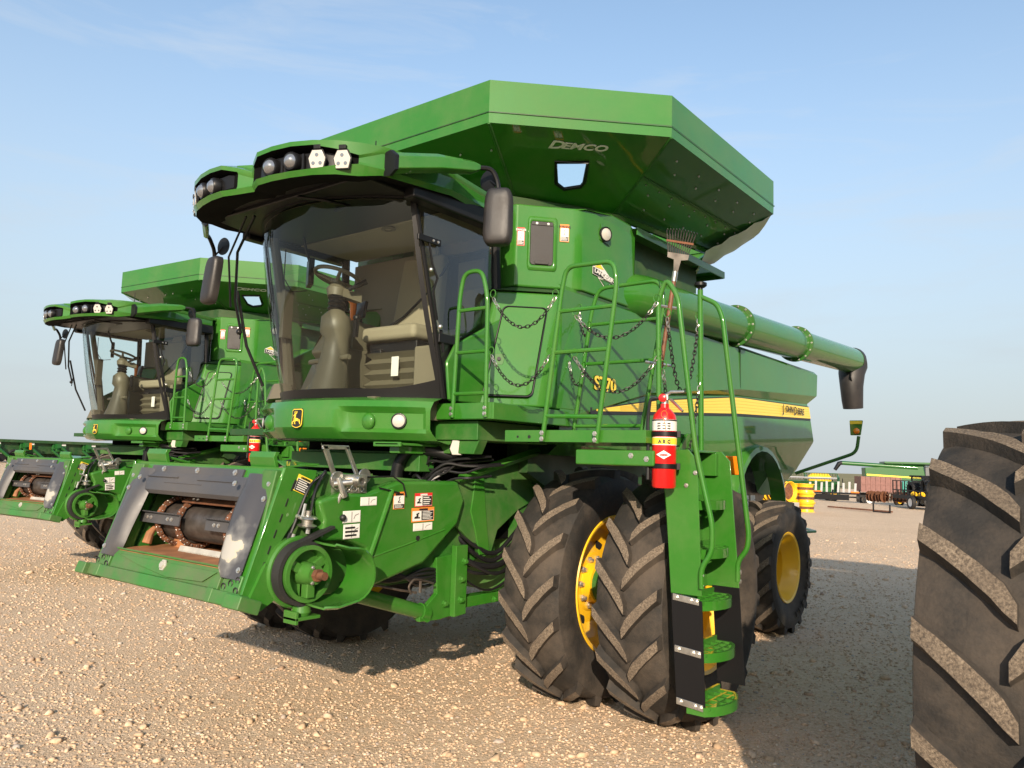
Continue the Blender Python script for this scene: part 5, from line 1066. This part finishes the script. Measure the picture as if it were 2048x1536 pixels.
    b.tube([(2.24, .98, 1.70), (2.22, 1.0, 1.62), (2.20, 1.0, 1.58)], [.018, .022, .022], 8); b.cyl((2.26, .96, 1.66), (2.16, 1.02, 1.675), .02, 10)
    cp = add(b.build('hydraulic_coupler', 'zinc', T, bevel=.004))
    b = MB(); b.slab([(2.25, .93, 1.70), (2.22, .93, 1.70), (2.31, .93, 1.90), (2.345, .93, 1.90)], (0, .02, 0)); b.slab([(2.07, .93, 1.72), (2.04, .93, 1.72), (2.14, .93, 1.90), (2.17, .93, 1.90)], (0, .02, 0)); b.slab([(2.345, .93, 1.90), (2.345, .93, 1.875), (2.13, .93, 1.88), (2.14, .93, 1.905)], (0, .02, 0)); b.build('coupler_handle', 'zinc', cp, bevel=.004)
    for i, (a_, m_, c_) in enumerate((((2.28, .9, 1.74), (2.40, .95, 1.62), (2.44, .96, 1.36)), ((2.26, .88, 1.73), (2.42, .93, 1.66), (2.56, .92, 1.30)), ((2.18, .96, 1.60), (2.22, .97, 1.5), (2.26, .93, 1.42)))):
        b = MB(); b.tube(smooth([a_, m_, c_], .2), .009, 7); b.cyl(c_, V3(c_)+(V3(m_)-V3(c_)).normalized()*.07, .014, 8); hs = b.build('feeder_hose', 'hose', T); add(hs)
    b = MB(); b.cyl((2.44, .96, 1.36), (2.43, .96, 1.46), .014, 8); b.cyl((2.54, .93, 1.28), (2.52, .93, 1.36), .013, 8); b.cyl((2.52, .95, 1.47), (2.44, .95, 1.44), .012, 8); b.cyl((2.48, .95, 1.45), (2.46, .95, 1.54), .01, 8); b.cyl((2.22, .99, 1.60), (2.24, .96, 1.50), .013, 8); add(b.build('hose_fitting', 'bolt', T))
    b = MB(); b.cyl((2.1, .86, .98), (1.32, .86, .74), .052, 20); b.cyl((1.34, .86, .745), (1.27, .86, .725), .062, 20); b.cyl((1.30, .80, .71), (1.30, .91, .71), .04, 14); add(b.build('lift_cylinder', 'green', T))
    b = MB(); b.tube([(2.0, .90, 1.03), (1.6, .92, .93), (1.45, .93, .90)], .009, 6); b.tube(smooth([(1.52, .95, .90), (1.55, .95, .95), (1.50, .95, 1.0), (1.40, .95, .98), (1.3, .95, .95)], .04), .008, 8); b.tube([(1.43, .95, .98), (1.43, .95, .90)], .011, 8); add(b.build('cylinder_hose', 'steel', T))
    for i in range(5):
        b = MB(); b.tube(smooth([(1.9, .84, 1.02-.01*i), (1.6, .88, .98+.02*i), (1.35, .9, 1.06-.04*i), (1.05, .86, 1.0)], .15), .012, 7); add(b.build('feeder_hose', 'hose', T))
    # cable along the top of the shield
    b = MB(); b.tube([(2.1, .93, 1.70), (1.75, .96, 1.71), (1.68, .99, 1.66), (1.66, 1.0, 1.58)], .006, 5); b.tube([(1.9, .99, 1.635), (1.72, 1.0, 1.60)], .005, 5); add(b.build('shield_cable', 'black', T))
    return F
def make_extinguisher():
    R = empty('fire_extinguisher', 'red fire extinguisher strapped above the ladder of the combine with the rake', 'fire extinguisher', (1.03, 2.625, 1.70), rad(25), 'extinguishers strapped to ladder rails')
    b = MB(); b.lathe([(0, 0), (0, .066), (.012, .075), (.42, .075), (.455, .068), (.485, .045), (.50, .028), (.525, .026), (.525, 0)], (0, 0, 0), (0, 0, 1), 36); b.build('cylinder', 'red', R, ang=40)
    b = MB(); b.lathe([(.505, .0), (.505, .024), (.55, .024), (.555, .0)], (0, 0, 0), (0, 0, 1), 14); b.obox((0, -.0, .565), (1, .2, 0), (0, 0, 1), (0, 1, 0), .055, .035, .035); b.build('valve', 'zinc', R, bevel=.004)
    b = MB(); b.tube([(.0, .0, .575), (.02, .04, .60), (.04, .12, .60)], [.014, .012, .010], 6); b.slab([(.0, .03, .56), (.03, .05, .555), (.06, .12, .48), (.045, .115, .47), (.01, .045, .54)], (.015, -.01, 0)); b.build('lever', 'zinc', R, bevel=.003)
    b = MB(); b.lathe([(0, .024), (.012, .026), (.016, .02), (.017, 0)], (.03, -.01, .56), (1, -.1, 0), 16); b.build('pressure_gauge', 'red', R)
    b = MB(); b.tube(smooth([(0, -.02, .56), (.0, -.09, .56), (.0, -.105, .42), (.01, -.10, .28), (.01, -.098, .06)], .08), [.011]*20+[.012, .012], 8) if False else b.tube(smooth([(0, -.02, .56), (.0, -.09, .56), (.0, -.105, .42), (.01, -.10, .28), (.01, -.098, .06)], .08), .011, 8); b.cyl((.01, -.098, .20), (.01, -.098, .05), .014, 10); b.build('hose', 'hose', R)
    for z in (.135, .335):
        b = MB(); b.lathe([(-.015, .077), (-.015, .082), (.015, .082), (.015, .077)], (0, 0, z), (0, 0, 1), 32); b.box(-.02, .02, .075, .10, z-.02, z+.02); b.build('strap', 'black', R, bevel=.002)
    def wrap(z0, z1, a0, a1, rr_, m, nm, par=R):
        q = MB(); q.lathe([(z0, rr_), (z1, rr_)], (0, 0, 0), (0, 0, 1), 20, a0, a1); return q.build(nm, m, par, solid=.0008)
    # lathe x-axis for z-axis spin starts at cross(ax, x) ; label faces the front
    A = [0, 2*math.pi]
    lb = wrap(.355, .425, 0, 2*math.pi-.001, .0762, 'white', 'instruction_label')
    wrap(.265, .315, 0, 2*math.pi-.001, .0762, 'white', 'rating_label'); wrap(.270, .310, 0, 2*math.pi-.001, .0768, 'decal_yellow', 'rating_band'); wrap(.415, .424, 0, 2*math.pi-.001, .0768, 'decal_black', 'label_header')
    fr_ = frame((.0775, -.045, .395), (0, 1, 0), (0, 0, 1))
    q = MB()
    for i in range(3):
        for j in range(3): q.box(.0768, .0778, -.04+j*.03, -.02+j*.03, .365+i*.016, .371+i*.016)
    q.build('label_text', 'decal_black', lb)
    q = MB(); q.slab([(.0765, -.045, .205), (.079, 0, .232), (.0765, .045, .205), (.079, 0, .178)], (.002, 0, 0)); dm = q.build('maker_diamond', 'white', R)
    text('diamond_lettering', 'AMEREX', .013, 'red', dm, frame((.0815, .0, .2), (0, 1, 0), (0, 0, 1)), bold=.0006, align='CENTER')
    for i, ch in enumerate('ABC'): text('rating_lettering', ch, .03, 'decal_black', lb, frame((.0775, -.035+i*.028, .278), (0, 1, 0), (0, 0, 1)), bold=.001)
    b = MB(); b.tube([Vector((.078, 0, .455))+Vector((0, .018*math.cos(a), .022*math.sin(a))) for a in [2*math.pi*k/14 for k in range(14)]], .0015, 5, closed=True); b.tube([(.077, -.005, .433), (.079, .01, .38), (.08, .012, .35)], .0015, 5); b.build('pull_pin', 'orange', R)
    b = MB(); b.box(-.085, -.075, -.03, .03, .03, .46); b.build('mount_bracket', 'black', R)
    return R
def make_rake():
    base = V3((.62, 2.37, 2.44)); R = empty('rake', 'old garden rake tied to the ladder rail with its tines upward', 'rake', base)
    t = (V3((.62, 2.51, 3.33))-base).normalized(); Ln = .68; tip = t*Ln
    b = MB(); b.tube([Vector((0, 0, 0)), tip], .0165, 10); b.build('handle', 'wood', R)
    b = MB(); b.cyl(tip-t*.0, tip+t*.07, .019, 12); b.build('ferrule', 'zinc', R)
    e1 = Vector((-.62, .78, 0)).normalized(); e1 = (e1-t*e1.dot(t)).normalized(); n_ = e1.cross(t)
    h0 = tip+t*.06; b = MB(); b.slab([h0-e1*.014, h0+e1*.014, h0+t*.09+e1*.025, h0+t*.10+e1*.072, h0+t*.135+e1*.075, h0+t*.135-e1*.075, h0+t*.10-e1*.072, h0+t*.09-e1*.025], n_*.01)
    hd = b.build('rake_head', 'steel', R)
    b = MB()
    for i in range(11):
        f = (i-5)/5; a = h0+t*.13+e1*f*.068; c = h0+t*.30+e1*f*.102-t*.012*abs(f)+n_*.0; b.tube([a, a.lerp(c, .8), c, c+n_*.02+t*.004, c+n_*.045-t*.008], [.0045, .0045, .004, .0035, .003], 5)
    b.build('rake_tine', 'steel', R); 
    b = MB(); b.obox(h0+t*.215, e1, t, n_, .19, .014, .012); b.build('tine_brace', 'rust', R)
    b = MB()
    for s_ in (.42, .02): b.cyl(t*s_*1.0+Vector((0, 0, .08))-e1*.10, t*s_+Vector((0, 0, .08))+e1*.08, .011, 6)
    b.build('hose_clamp', 'zinc', R)
    return R

Tm = make_combine(); make_cab(Tm); FEEDER = make_feeder(Tm)
ex = make_extinguisher(); rk = make_rake()
# second combine: copy of the thing and every part
m2 = copy_tree(Tm); m2.location = (-1.834, -7.465, .03); m2.rotation_euler = (0, 0, .078)
m2['label'] = 'green combine parked beyond the one with the rake, partly hidden by its mirror and nose'
# its feeder house hangs a little lower
piv = Vector((.6, 0, 1.5)); TI = rad(2.6)
Rt = Matrix.Translation(piv) @ Matrix.Rotation(TI, 4, 'Y') @ Matrix.Translation(-piv)
fnames = {f.data.name for f in FEEDER}
for c in kids(m2):
    if c.type == 'MESH' and c.data.name in fnames: c.matrix_local = Rt @ c.matrix_local
e2 = copy_tree(ex); q = m2.matrix_basis @ Vector((1.03, 2.66, 1.70)); e2.location = q; e2.rotation_euler = (0, 0, rad(29)); e2['label'] = 'smaller-looking red extinguisher on the farther combine, just beyond the nose panel of the nearer one'
# third combine, right of the camera: only its front tyre reaches into the picture
skip = [c for c in kids(Tm) if c.name.startswith('front_tyre') or c.name.startswith('cab_mount')]
m3 = copy_tree(Tm, None, skip); m3.location = (1.47, 6.87, 0); m3['label'] = 'combine of which only one huge dusty close tyre shows'
for s in (1, -1): make_wheel('front', 1.05, .64, .53, m3, (0, s*2.27, 1.03), 18, s, deep=True)
# ---------------------------------------------------------------- things beyond, right of the machine
def wheel_simple(nm, parent, c, R, w, ax, rimm='white', rr_=.5, label=None):
    c = V3(c); ax = V3(ax).normalized(); b = MB(); h = w/2
    b.lathe([(-h*.7, R*rr_), (-h, R*.75), (-h*.8, R*.97), (0, R), (h*.8, R*.97), (h, R*.75), (h*.7, R*rr_)], c, ax, 28); t = b.build(nm, 'rubber_clean', parent)
    b = MB(); b.lathe([(-h*.5, 0), (-h*.5, R*rr_*.6), (-h*.7, R*rr_), (h*.7, R*rr_), (h*.5, R*rr_*.6), (h*.5, R*rr_*.35), (h*.8, R*.2), (h*.8, 0)], c, ax, 20); b.build('wheel_rim', rimm, t); return t
def lug_tyre(parent, c, R, w, ax, nm='tyre'):
    c = V3(c); ax = V3(ax).normalized(); x = ax.cross(Vector((0, 0, 1)) if abs(ax.z) < .9 else Vector((1, 0, 0))).normalized(); y = ax.cross(x); b = MB(); h = w/2
    b.lathe([(-h*.6, R*.55), (-h, R*.75), (-h*.85, R*.93), (h*.85, R*.93), (h, R*.75), (h*.6, R*.55)], c, ax, 30)
    for s in (-1, 1):
        for i in range(16):
            a = 2*math.pi*(i+(s > 0)*.5)/16
            for k in range(3):
                a1 = a+.10*k; P = lambda q, hh: c+(x*math.cos(q)+y*math.sin(q))*R+ax*hh*s
                b.obox((P(a1, h*.3*k+.02)+P(a1+.10, h*.3*(k+1)))/2, P(a1+.1, h*.3*(k+1))-P(a1, h*.3*k), x*math.cos(a1)+y*math.sin(a1), ax.cross(x*math.cos(a1)+y*math.sin(a1))+ax*.5*s, h*.42+.03, .09, .05)
    return b.build(nm, 'rubber_clean', parent, ang=30)
def spare_rim(name, loc, tilt, R=.40, w=.42, label='', m=('yellow', 'rust')):
    R0 = empty(name, label, 'wheel rim', loc, 0, 'loose yellow wheel rims'); b = MB(); h = w/2; ax = V3(tilt)
    b.lathe([(-h, R-.03), (-h, R), (-h+.03, R), (-h+.06, R*.86), (-.03, R*.82)], (0, 0, 0), ax, 28); b.lathe([(.03, R*.82), (h-.06, R*.86), (h-.03, R), (h, R), (h, R-.03), (0, R*.78), (-h, R-.03)], (0, 0, 0), ax, 28); b.build('rim_flange', m[0], R0)
    b = MB(); b.lathe([(-.06, R*.84), (-.05, R*.86), (.05, R*.86), (.06, R*.84)], (0, 0, 0), ax, 28); b.lathe([(.0, R*.80), (.03, R*.4), (.03, 0)], (0, 0, 0), ax, 24); b.build('rim_well', m[1], R0)
for i, (x, y, z, lb) in enumerate(((-30.9, -7.25, .21, 'bottom rim of the left stack of yellow wheel rims'), (-30.9, -7.27, .64, 'middle rim of the left stack of yellow wheel rims'), (-30.85, -7.22, 1.07, 'top rim of the left stack of yellow wheel rims'), (-31.1, -6.62, .21, 'bottom rim of the right stack of yellow wheel rims'), (-31.1, -6.60, .64, 'middle rim of the right stack of yellow wheel rims'), (-31.08, -6.63, 1.07, 'top rim of the right stack of yellow wheel rims'))):
    spare_rim('rim', (x, y, z), (0, 0, 1), .40, .42, lb)
for i, lb in enumerate(('upright rusty rim on the pallet farthest from the stacked yellow rims', 'second upright rusty rim on the pale pallet', 'third upright rusty rim on the pale pallet', 'upright rusty rim on the pallet nearest the stacked yellow rims')):
    spare_rim('rim', (-30.2, -8.2+i*.36, .92), (.35, 1, 0), .46, .30, lb, ('yellow', 'rust'))
P_ = empty('pallet', 'pale weathered pallet block under the upright wheel rims', 'pallet', (-30.1, -7.65, 0)); b = MB()
for k in range(5): b.box(-.5+k*.22, -.36+k*.22, -.9, .9, .40, .44)
b.build('deck', 'pale_steel', P_)
for k in range(3):
    b = MB(); b.box(-.5, .52, -.9+k*.83, -.76+k*.83, 0, .40); b.build('skid', 'pale_steel', P_)
# combine header with reel
H = empty('combine_header', 'green grain header with a long reel standing behind the grey tined implement', 'header', (-52.0, -13.2, 0), rad(12)); H.scale = (.85, .85, .80)
b = MB(); b.box(-.5, .5, -2.4, 2.6, .6, 1.5); b.box(.4, 1.3, -2.4, 2.6, .5, .62); b.build('header_body', 'far_green', H)
for y in (-2.45, 2.6): b = MB(); b.prism([(-.5, .4), (1.6, .4), (1.2, 1.3), (0, 1.9), (-.5, 1.8)], 1, y-.04, y+.04); b.build('end_panel', 'far_green', H, bevel=.02)
b = MB(); b.cyl((.8, -2.3, 1.75), (.8, 2.5, 1.75), .10, 12); rl = b.build('reel', 'pale_steel', H)
for k in range(6):
    a = 2*math.pi*k/6; b = MB(); b.cyl((.8+.5*math.cos(a), -2.3, 1.75+.5*math.sin(a)), (.8+.5*math.cos(a), 2.5, 1.75+.5*math.sin(a)), .025, 6)
    for j in range(24): b.cyl((.8+.5*math.cos(a), -2.25+j*.2, 1.75+.5*math.sin(a)), (.8+.5*math.cos(a), -2.25+j*.2, 1.52+.5*math.sin(a)), .01, 4)
    b.build('reel_bat', 'far_green' if k % 2 else 'black', rl)
for y in (-2.3, 0, 2.5):
    b = MB()
    for k in range(6): a = 2*math.pi*k/6; b.cyl((.8, y, 1.75), (.8+.5*math.cos(a), y, 1.75+.5*math.sin(a)), .02, 5)
    b.tube([(-.4, y, 1.4), (-.3, y, 2.0), (.8, y, 1.8)], .05, 6); b.build('reel_arm', 'far_green', rl)
# implement with grey upright tines
I = empty('tine_implement', 'dark implement with grey upright tines and orange ends on the gravel', 'implement', (-48.3, -10.3, 0), rad(10)); I.scale = (1, 1, .9)
b = MB(); b.box(-.2, .2, -1.6, 1.6, .5, .62); b.box(-.3, -.1, -1.5, 1.5, .25, .35); b.box(.25, .3, -1.3, 1.0, .08, .48); b.build('frame', 'black', I)
for k in range(9):
    b = MB(); y = -1.45+k*.34; b.slab([(-.03, y, .55), (-.03, y+.13, .55), (-.03, y+.13+.02*(k % 3), 1.3+.1*(k % 2)), (-.03, y+.02*(k % 3), 1.3+.1*(k % 2))], (.05, 0, 0)); b.build('tine', 'pale_steel', I)
for y in (-1.2, 1.1): b = MB(); b.box(-.1, .15, y, y+.5, .60, .70); b.build('end_box', 'orange', I)
for y in (-1.3, .0, 1.6):
    b = MB(); b.tube([(.2, y, .0), (.2, y, .5), (.0, y, .8), (-.1, y, .5)], .05, 6); b.build('stand', 'black', I)
for y in (-1.6, 1.5): wheel_simple('gauge_wheel', I, (.1, y, .25), .25, .16, (0, 1, 0), 'black')
# heap of brown tillage discs
for k in range(4):
    D = empty('disc_gang', ['brown disc gang lying left of the heap of tillage parts', 'brown disc gang with the largest pale hub in the heap', 'brown disc gang in front of the teal truck', 'brown disc gang of the heap nearest the tyre trailer'][k], 'disc gang', (-50.2-(k % 2)*.9, -8.15+k*.52, 0), rad(20*k-20), 'brown tillage parts in a heap'); b = MB()
    b.cyl((0, -.6, .36), (0, .6, .36), .04, 8); b.box(-.5, .4, -.4, -.34, .5, .56); b.box(-.5, .4, .34, .4, .5, .56); b.build('axle', 'rust', D)
    for j in range(6): b = MB(); b.lathe([(-.03, 0), (0, .2), (.05, .34+.03*(j % 2))], (0, -.55+j*.22, .36), (.1*(j % 3-1), 1, 0), 18); b.build('disc', 'rust', D, solid=.01)
    if k == 1: b = MB(); b.lathe([(0, 0), (0, .2), (.05, .2)], (.3, .3, .36), (1, 0, 0), 14); b.build('hub', 'worn_metal', D)
# low angle-iron frame on the gravel
Fm = empty('steel_frame', 'low rusty steel frame lying flat on the sunlit gravel', 'steel frame', (-35.0, -5.4, 0), rad(60)); b = MB()
b.box(-1.9, .9, -.04, .04, .08, .15); b.box(-1.4, 1.5, .55, .62, .05, .12); b.build('beam', 'rust', Fm)
b = MB(); b.box(.9, 1.9, .0, .05, .04, .09); b.box(.9, .95, .0, .05, .04, .42); b.box(1.85, 1.9, 0, .05, .04, .42); b.build('end_frame', 'black', Fm)
# black stake trailer with tyres
t0 = empty('utility_trailer', 'black tandem trailer with a tall slatted gate, loaded with tyres', 'trailer', (-42.3, -3.95, 0), rad(38)); 
b = MB(); b.box(-1.6, 2.2, -.8, .8, .52, .60); b.box(-1.6, 2.2, -.82, -.76, .60, .95) if False else b.box(-1.6, 2.2, -.82, -.78, .60, .72); b.box(-1.6, 2.2, .78, .82, .60, .72); b.build('trailer_bed', 'black', t0)
b = MB()
for k in range(8): b.box(-1.65, -1.60, -.8+k*.22, -.75+k*.22, .35, 1.5)
for z in (.36, .95, 1.46): b.box(-1.66, -1.61, -.8, .8, z, z+.05)
b.build('gate', 'black', t0)
b = MB(); 
for k in range(7): b.box(-1.6+k*.6, -1.55+k*.6, -.82, -.78, .7, .98)
b.box(-1.6, 2.2, -.82, -.78, .95, 1.0); b.build('side_rail', 'black', t0)
for s in (-1, 1): wheel_simple('wheel', t0, (.75, s*.95, .36), .36, .22, (0, 1, 0), 'white', .6)
b = MB(); b.prism([(.25, .5), (.35, .78), (1.15, .78), (1.25, .5)], 1, .8, 1.05); b.build('fender', 'black', t0)
m_tr = t0.matrix_basis
for k, (x, y, z, R, ax, lb) in enumerate(((-.9, 0, 1.0, .42, (0, 1, 0), 'lugged black tyre standing behind the trailer gate'), (.35, .1, 1.16, .57, (.25, 1, 0), 'largest lugged black tyre standing on the trailer'), (1.4, .0, 1.14, .55, (-.2, 1, 0), 'black tyre at the far right end of the trailer'))):
    q = lug_tyre(None, (0, 0, 0), R, .42, ax, 'tyre'); q.location = m_tr @ Vector((x, y, z)); q.rotation_euler = (0, 0, rad(38)); tag(q, lb, 'tyre', 'tyres loaded on the trailer')
for k, lb in enumerate(('yellow casting on the trailer bed nearest the gate', 'yellow casting on the trailer bed farthest from the gate')):
    q = MB(); q.lathe([(-.12, .0), (-.12, .1), (-.04, .17), (.04, .17), (.12, .1), (.12, 0)], (0, 0, 0), (1, .3, 0), 12); q.obox((.1, .05, .05), (1, 0, 0), (0, 1, 0), (0, 0, 1), .4, .14, .12); q = q.build('casting', 'yellow', None); q.location = m_tr @ Vector((.35+k*.8, -.6, .77)); tag(q, lb, 'casting', 'yellow castings on the trailer')
# grain truck
G = empty('grain_truck', 'old truck with a teal cab and a faded red slatted grain box', 'truck', (-65.0, -9.6, -.75), rad(118)); G.scale = (.85, .85, .85); b = MB()
b.box(-4.0, -.4, -1.2, 1.2, 1.35, 2.75); b.build('grain_box', 'truck_red', G)
b = MB()
for k in range(9): b.box(-4.0+k*.44, -3.92+k*.44, -1.26, -1.2, 1.4, 2.75)
b.box(-4.0, -.4, -1.24, -1.2, 2.0, 2.08); b.box(-4.0, -.4, -1.28, -1.2, 1.28, 1.42); b.build('box_stake', 'truck_red', G)
b = MB(); b.box(-4.0, 2.9, -.5, .5, .75, 1.2); b.build('chassis', 'black', G)
b = MB(); b.prism([(-.25, .95), (-.25, 2.35), (.05, 2.5), (1.05, 2.5), (1.35, 1.8), (2.9, 1.62), (3.0, .95)], 1, -1.0, 1.0); b.build('cab', 'teal', G, bevel=.06)
b = MB(); b.prism([(.05, 1.8), (.1, 2.35), (.95, 2.35), (1.2, 1.8)], 1, -1.01, -.995); b.build('door_window', 'glass_door', G)
for x in (-3.2, 2.1):
    for s in (-1, 1): wheel_simple('wheel', G, (x, s*.95, .5), .5, .3, (0, 1, 0), 'white', .55)
b = MB(); b.box(-2.6, -1.9, 1.1, 1.2, .75, 1.0); b.build('tool_box', 'worn_metal', G)
# tractor
K = empty('tractor', 'small yellow and black cab tractor behind the tyre trailer', 'tractor', (-66.0, -8.4, -.75), rad(-40)); K.scale = (.95, .95, .98); b = MB()
b.prism([(.3, .8), (.3, 1.5), (1.9, 1.4), (2.0, .8)], 1, -.4, .4); b.build('hood', 'yellow', K, bevel=.05)
b = MB()
for x, y in ((-1.0, -.65), (-1.0, .65), (.35, -.65), (.35, .65)): b.box(x-.05, x+.05, y-.05, y+.05, 1.2, 2.5)
b.box(-1.15, .5, -.75, .75, 2.45, 2.6); b.box(-1.0, .35, -.65, .65, .9, 1.3); b.build('cab_frame', 'black', K)
b = MB(); b.box(-.95, .3, -.62, .62, 1.3, 2.45); b.build('cab_glass', 'glass_door', K)
b = MB(); b.lathe([(0, .09), (.12, .08), (.14, 0)], (-.8, .5, 2.6), (0, 0, 1), 10); b.build('beacon', 'amber', K)
for x, R in ((-.7, .78), (1.5, .45)):
    for s in (-1, 1): wheel_simple('wheel', K, (x, s*.85, R), R, .4, (0, 1, 0), 'yellow', .55)
# far combine, side on
Q = empty('far_combine', 'small distant green combine seen side-on above the old truck', 'combine harvester', (-97.4, -15.8, -.75), rad(112)); Q.scale = (1, 1, 1); b = MB()
b.prism([(-4.6, 1.6), (-4.7, 3.3), (1.6, 3.6), (1.9, 1.8)], 1, -1.4, 1.4); b.build('body', 'far_green', Q, bevel=.08)
b = MB(); b.slab([(-4.5, -1.43, 2.35), (1.4, -1.43, 2.15), (1.4, -1.43, 2.3), (-4.5, -1.43, 2.55)], (0, .02, 0)); b.build('stripe', 'stripe_yellow', Q)
b = MB(); b.loft([[(-1.7, -1.2, 3.55), (1.6, -1.2, 3.55), (1.6, 1.2, 3.55), (-1.7, 1.2, 3.55)], [(-2.6, -1.8, 3.85), (2.4, -1.8, 3.85), (2.4, 1.8, 3.85), (-2.6, 1.8, 3.85)], [(-2.6, -1.8, 4.05), (2.4, -1.8, 4.05), (2.4, 1.8, 4.05), (-2.6, 1.8, 4.05)]], caps=True); b.build('grain_tank', 'far_green', Q)
b = MB(); b.cyl((1.0, -1.3, 3.4), (-7.2, -1.3, 3.75), .24, 16); b.build('unloading_auger', 'far_green', Q)
b = MB(); b.tube([(-7.2, -1.3, 3.75), (-7.5, -1.3, 3.7), (-8.0, -1.3, 2.9)], [.26, .27, .2], 12); b.build('spout', 'black', Q)
b = MB(); b.prism([(1.9, 2.0), (1.9, 3.6), (3.6, 3.7), (3.3, 2.0)], 1, -.9, .9); b.build('cab', 'lens_dark', Q, bevel=.05)
b = MB(); b.box(1.8, 3.9, -1, 1, 3.68, 3.85); b.build('cab_roof', 'far_green', Q)
for x, R in ((1.4, .95), (-3.6, .7)):
    for s in (-1, 1): wheel_simple('wheel', Q, (x, s*1.6, R), R, .55, (0, 1, 0), 'yellow', .5)
# sprayer far left of them
N_ = empty('field_sprayer', 'distant sprayer with a yellow tank above the green header', 'sprayer', (-68.5, -17.4, -.75), rad(-60)); N_.scale = (.75, .75, .9); b = MB()
b.tube([(-1.6, 0, 2.1), (-1.3, 0, 2.15), (.6, 0, 2.15), (1.0, 0, 2.1)], [.35, .58, .58, .35], 20); b.build('tank', 'yellow', N_)
b = MB(); b.box(-2.2, 2.8, -.6, .6, 1.2, 1.5); b.box(1.2, 2.6, -.7, .7, 1.5, 2.0); b.build('chassis', 'far_green', N_)
for x in (-1.6, 2.0):
    for s in (-1, 1): wheel_simple('wheel', N_, (x, s*1.2, .75), .75, .35, (0, 1, 0), 'yellow', .5)
b = MB()
for s in (-1, 1): b.tube([(-2.3, s*.6, 1.5), (-2.4, s*2.2, 1.5), (-2.4, s*2.2, 2.3)], .05, 5)
b.build('boom', 'black', N_)
# ---------------------------------------------------------------- far left: planter with row units
PL = []
def unit(i):
    x0 = Vector((-6.2, -38.0, 1.12)); st = Vector((-1.55, -.12, .0)); o = x0+st*i
    R = empty('planter_unit', ['leftmost', 'second', 'third', 'fourth', 'fifth', 'sixth'][i]+' green planter row unit in the distant row at the left edge', 'planter row unit', o, rad(4), 'green planter row units in a row')
    b = MB(); b.box(-.34, .34, -.5, -.05, .66, 1.08); b.box(-.2, .2, -.08, .02, .55, .7); b.build('hopper', 'far_green', R, bevel=.02)
    b = MB(); b.cyl((-.62, .25, .22), (.18, .2, .88), .075, 10); b.cyl((-.05, .3, .15), (.52, .25, .62), .065, 10); b.box(.1, .3, .1, .3, .75, .95); b.build('link_arm', 'far_green', R)
    b = MB(); b.lathe([(-.05, 0), (-.05, .2), (.05, .2), (.05, 0)], (-.35, 0, .2), (.3, 1, 0), 16); b.build('gauge_wheel', 'black', R)
    b = MB(); b.lathe([(-.05, 0), (-.05, .17), (.05, .17), (.05, 0)], (.3, .1, .18), (-.3, 1, 0), 16); b.build('closing_wheel', 'black', R)
    b = MB(); b.box(-.3, -.1, -.05, -.04, .86, 1.02); b.build('unit_label', 'white', R)
    b = MB(); b.box(-.5, .7, -.6, -.5, .1, 1.0); b.build('shank_plate', 'green_dark', R)
    if i == 3: b = MB(); b.box(.0, .09, .3, .36, .62, .95); b.build('fluid_box', 'orange', R, bevel=.01)
    return R
for i in range(6): unit(i)
B_ = empty('planter_bar', 'dark planter toolbar running behind the row units', 'planter', (-10.3, -38.5, 1.1), rad(4.5)); b = MB(); b.box(-5.5, 6.0, -.3, .0, .45, .98); b.box(-5.5, 6.0, -.15, .2, .98, 1.12); b.build('toolbar', 'green_dark', B_)
for x in (-4, 0, 4): wheel_simple('transport_wheel', B_, (x, -.1, .3), .35, .25, (0, 1, 0), 'black')
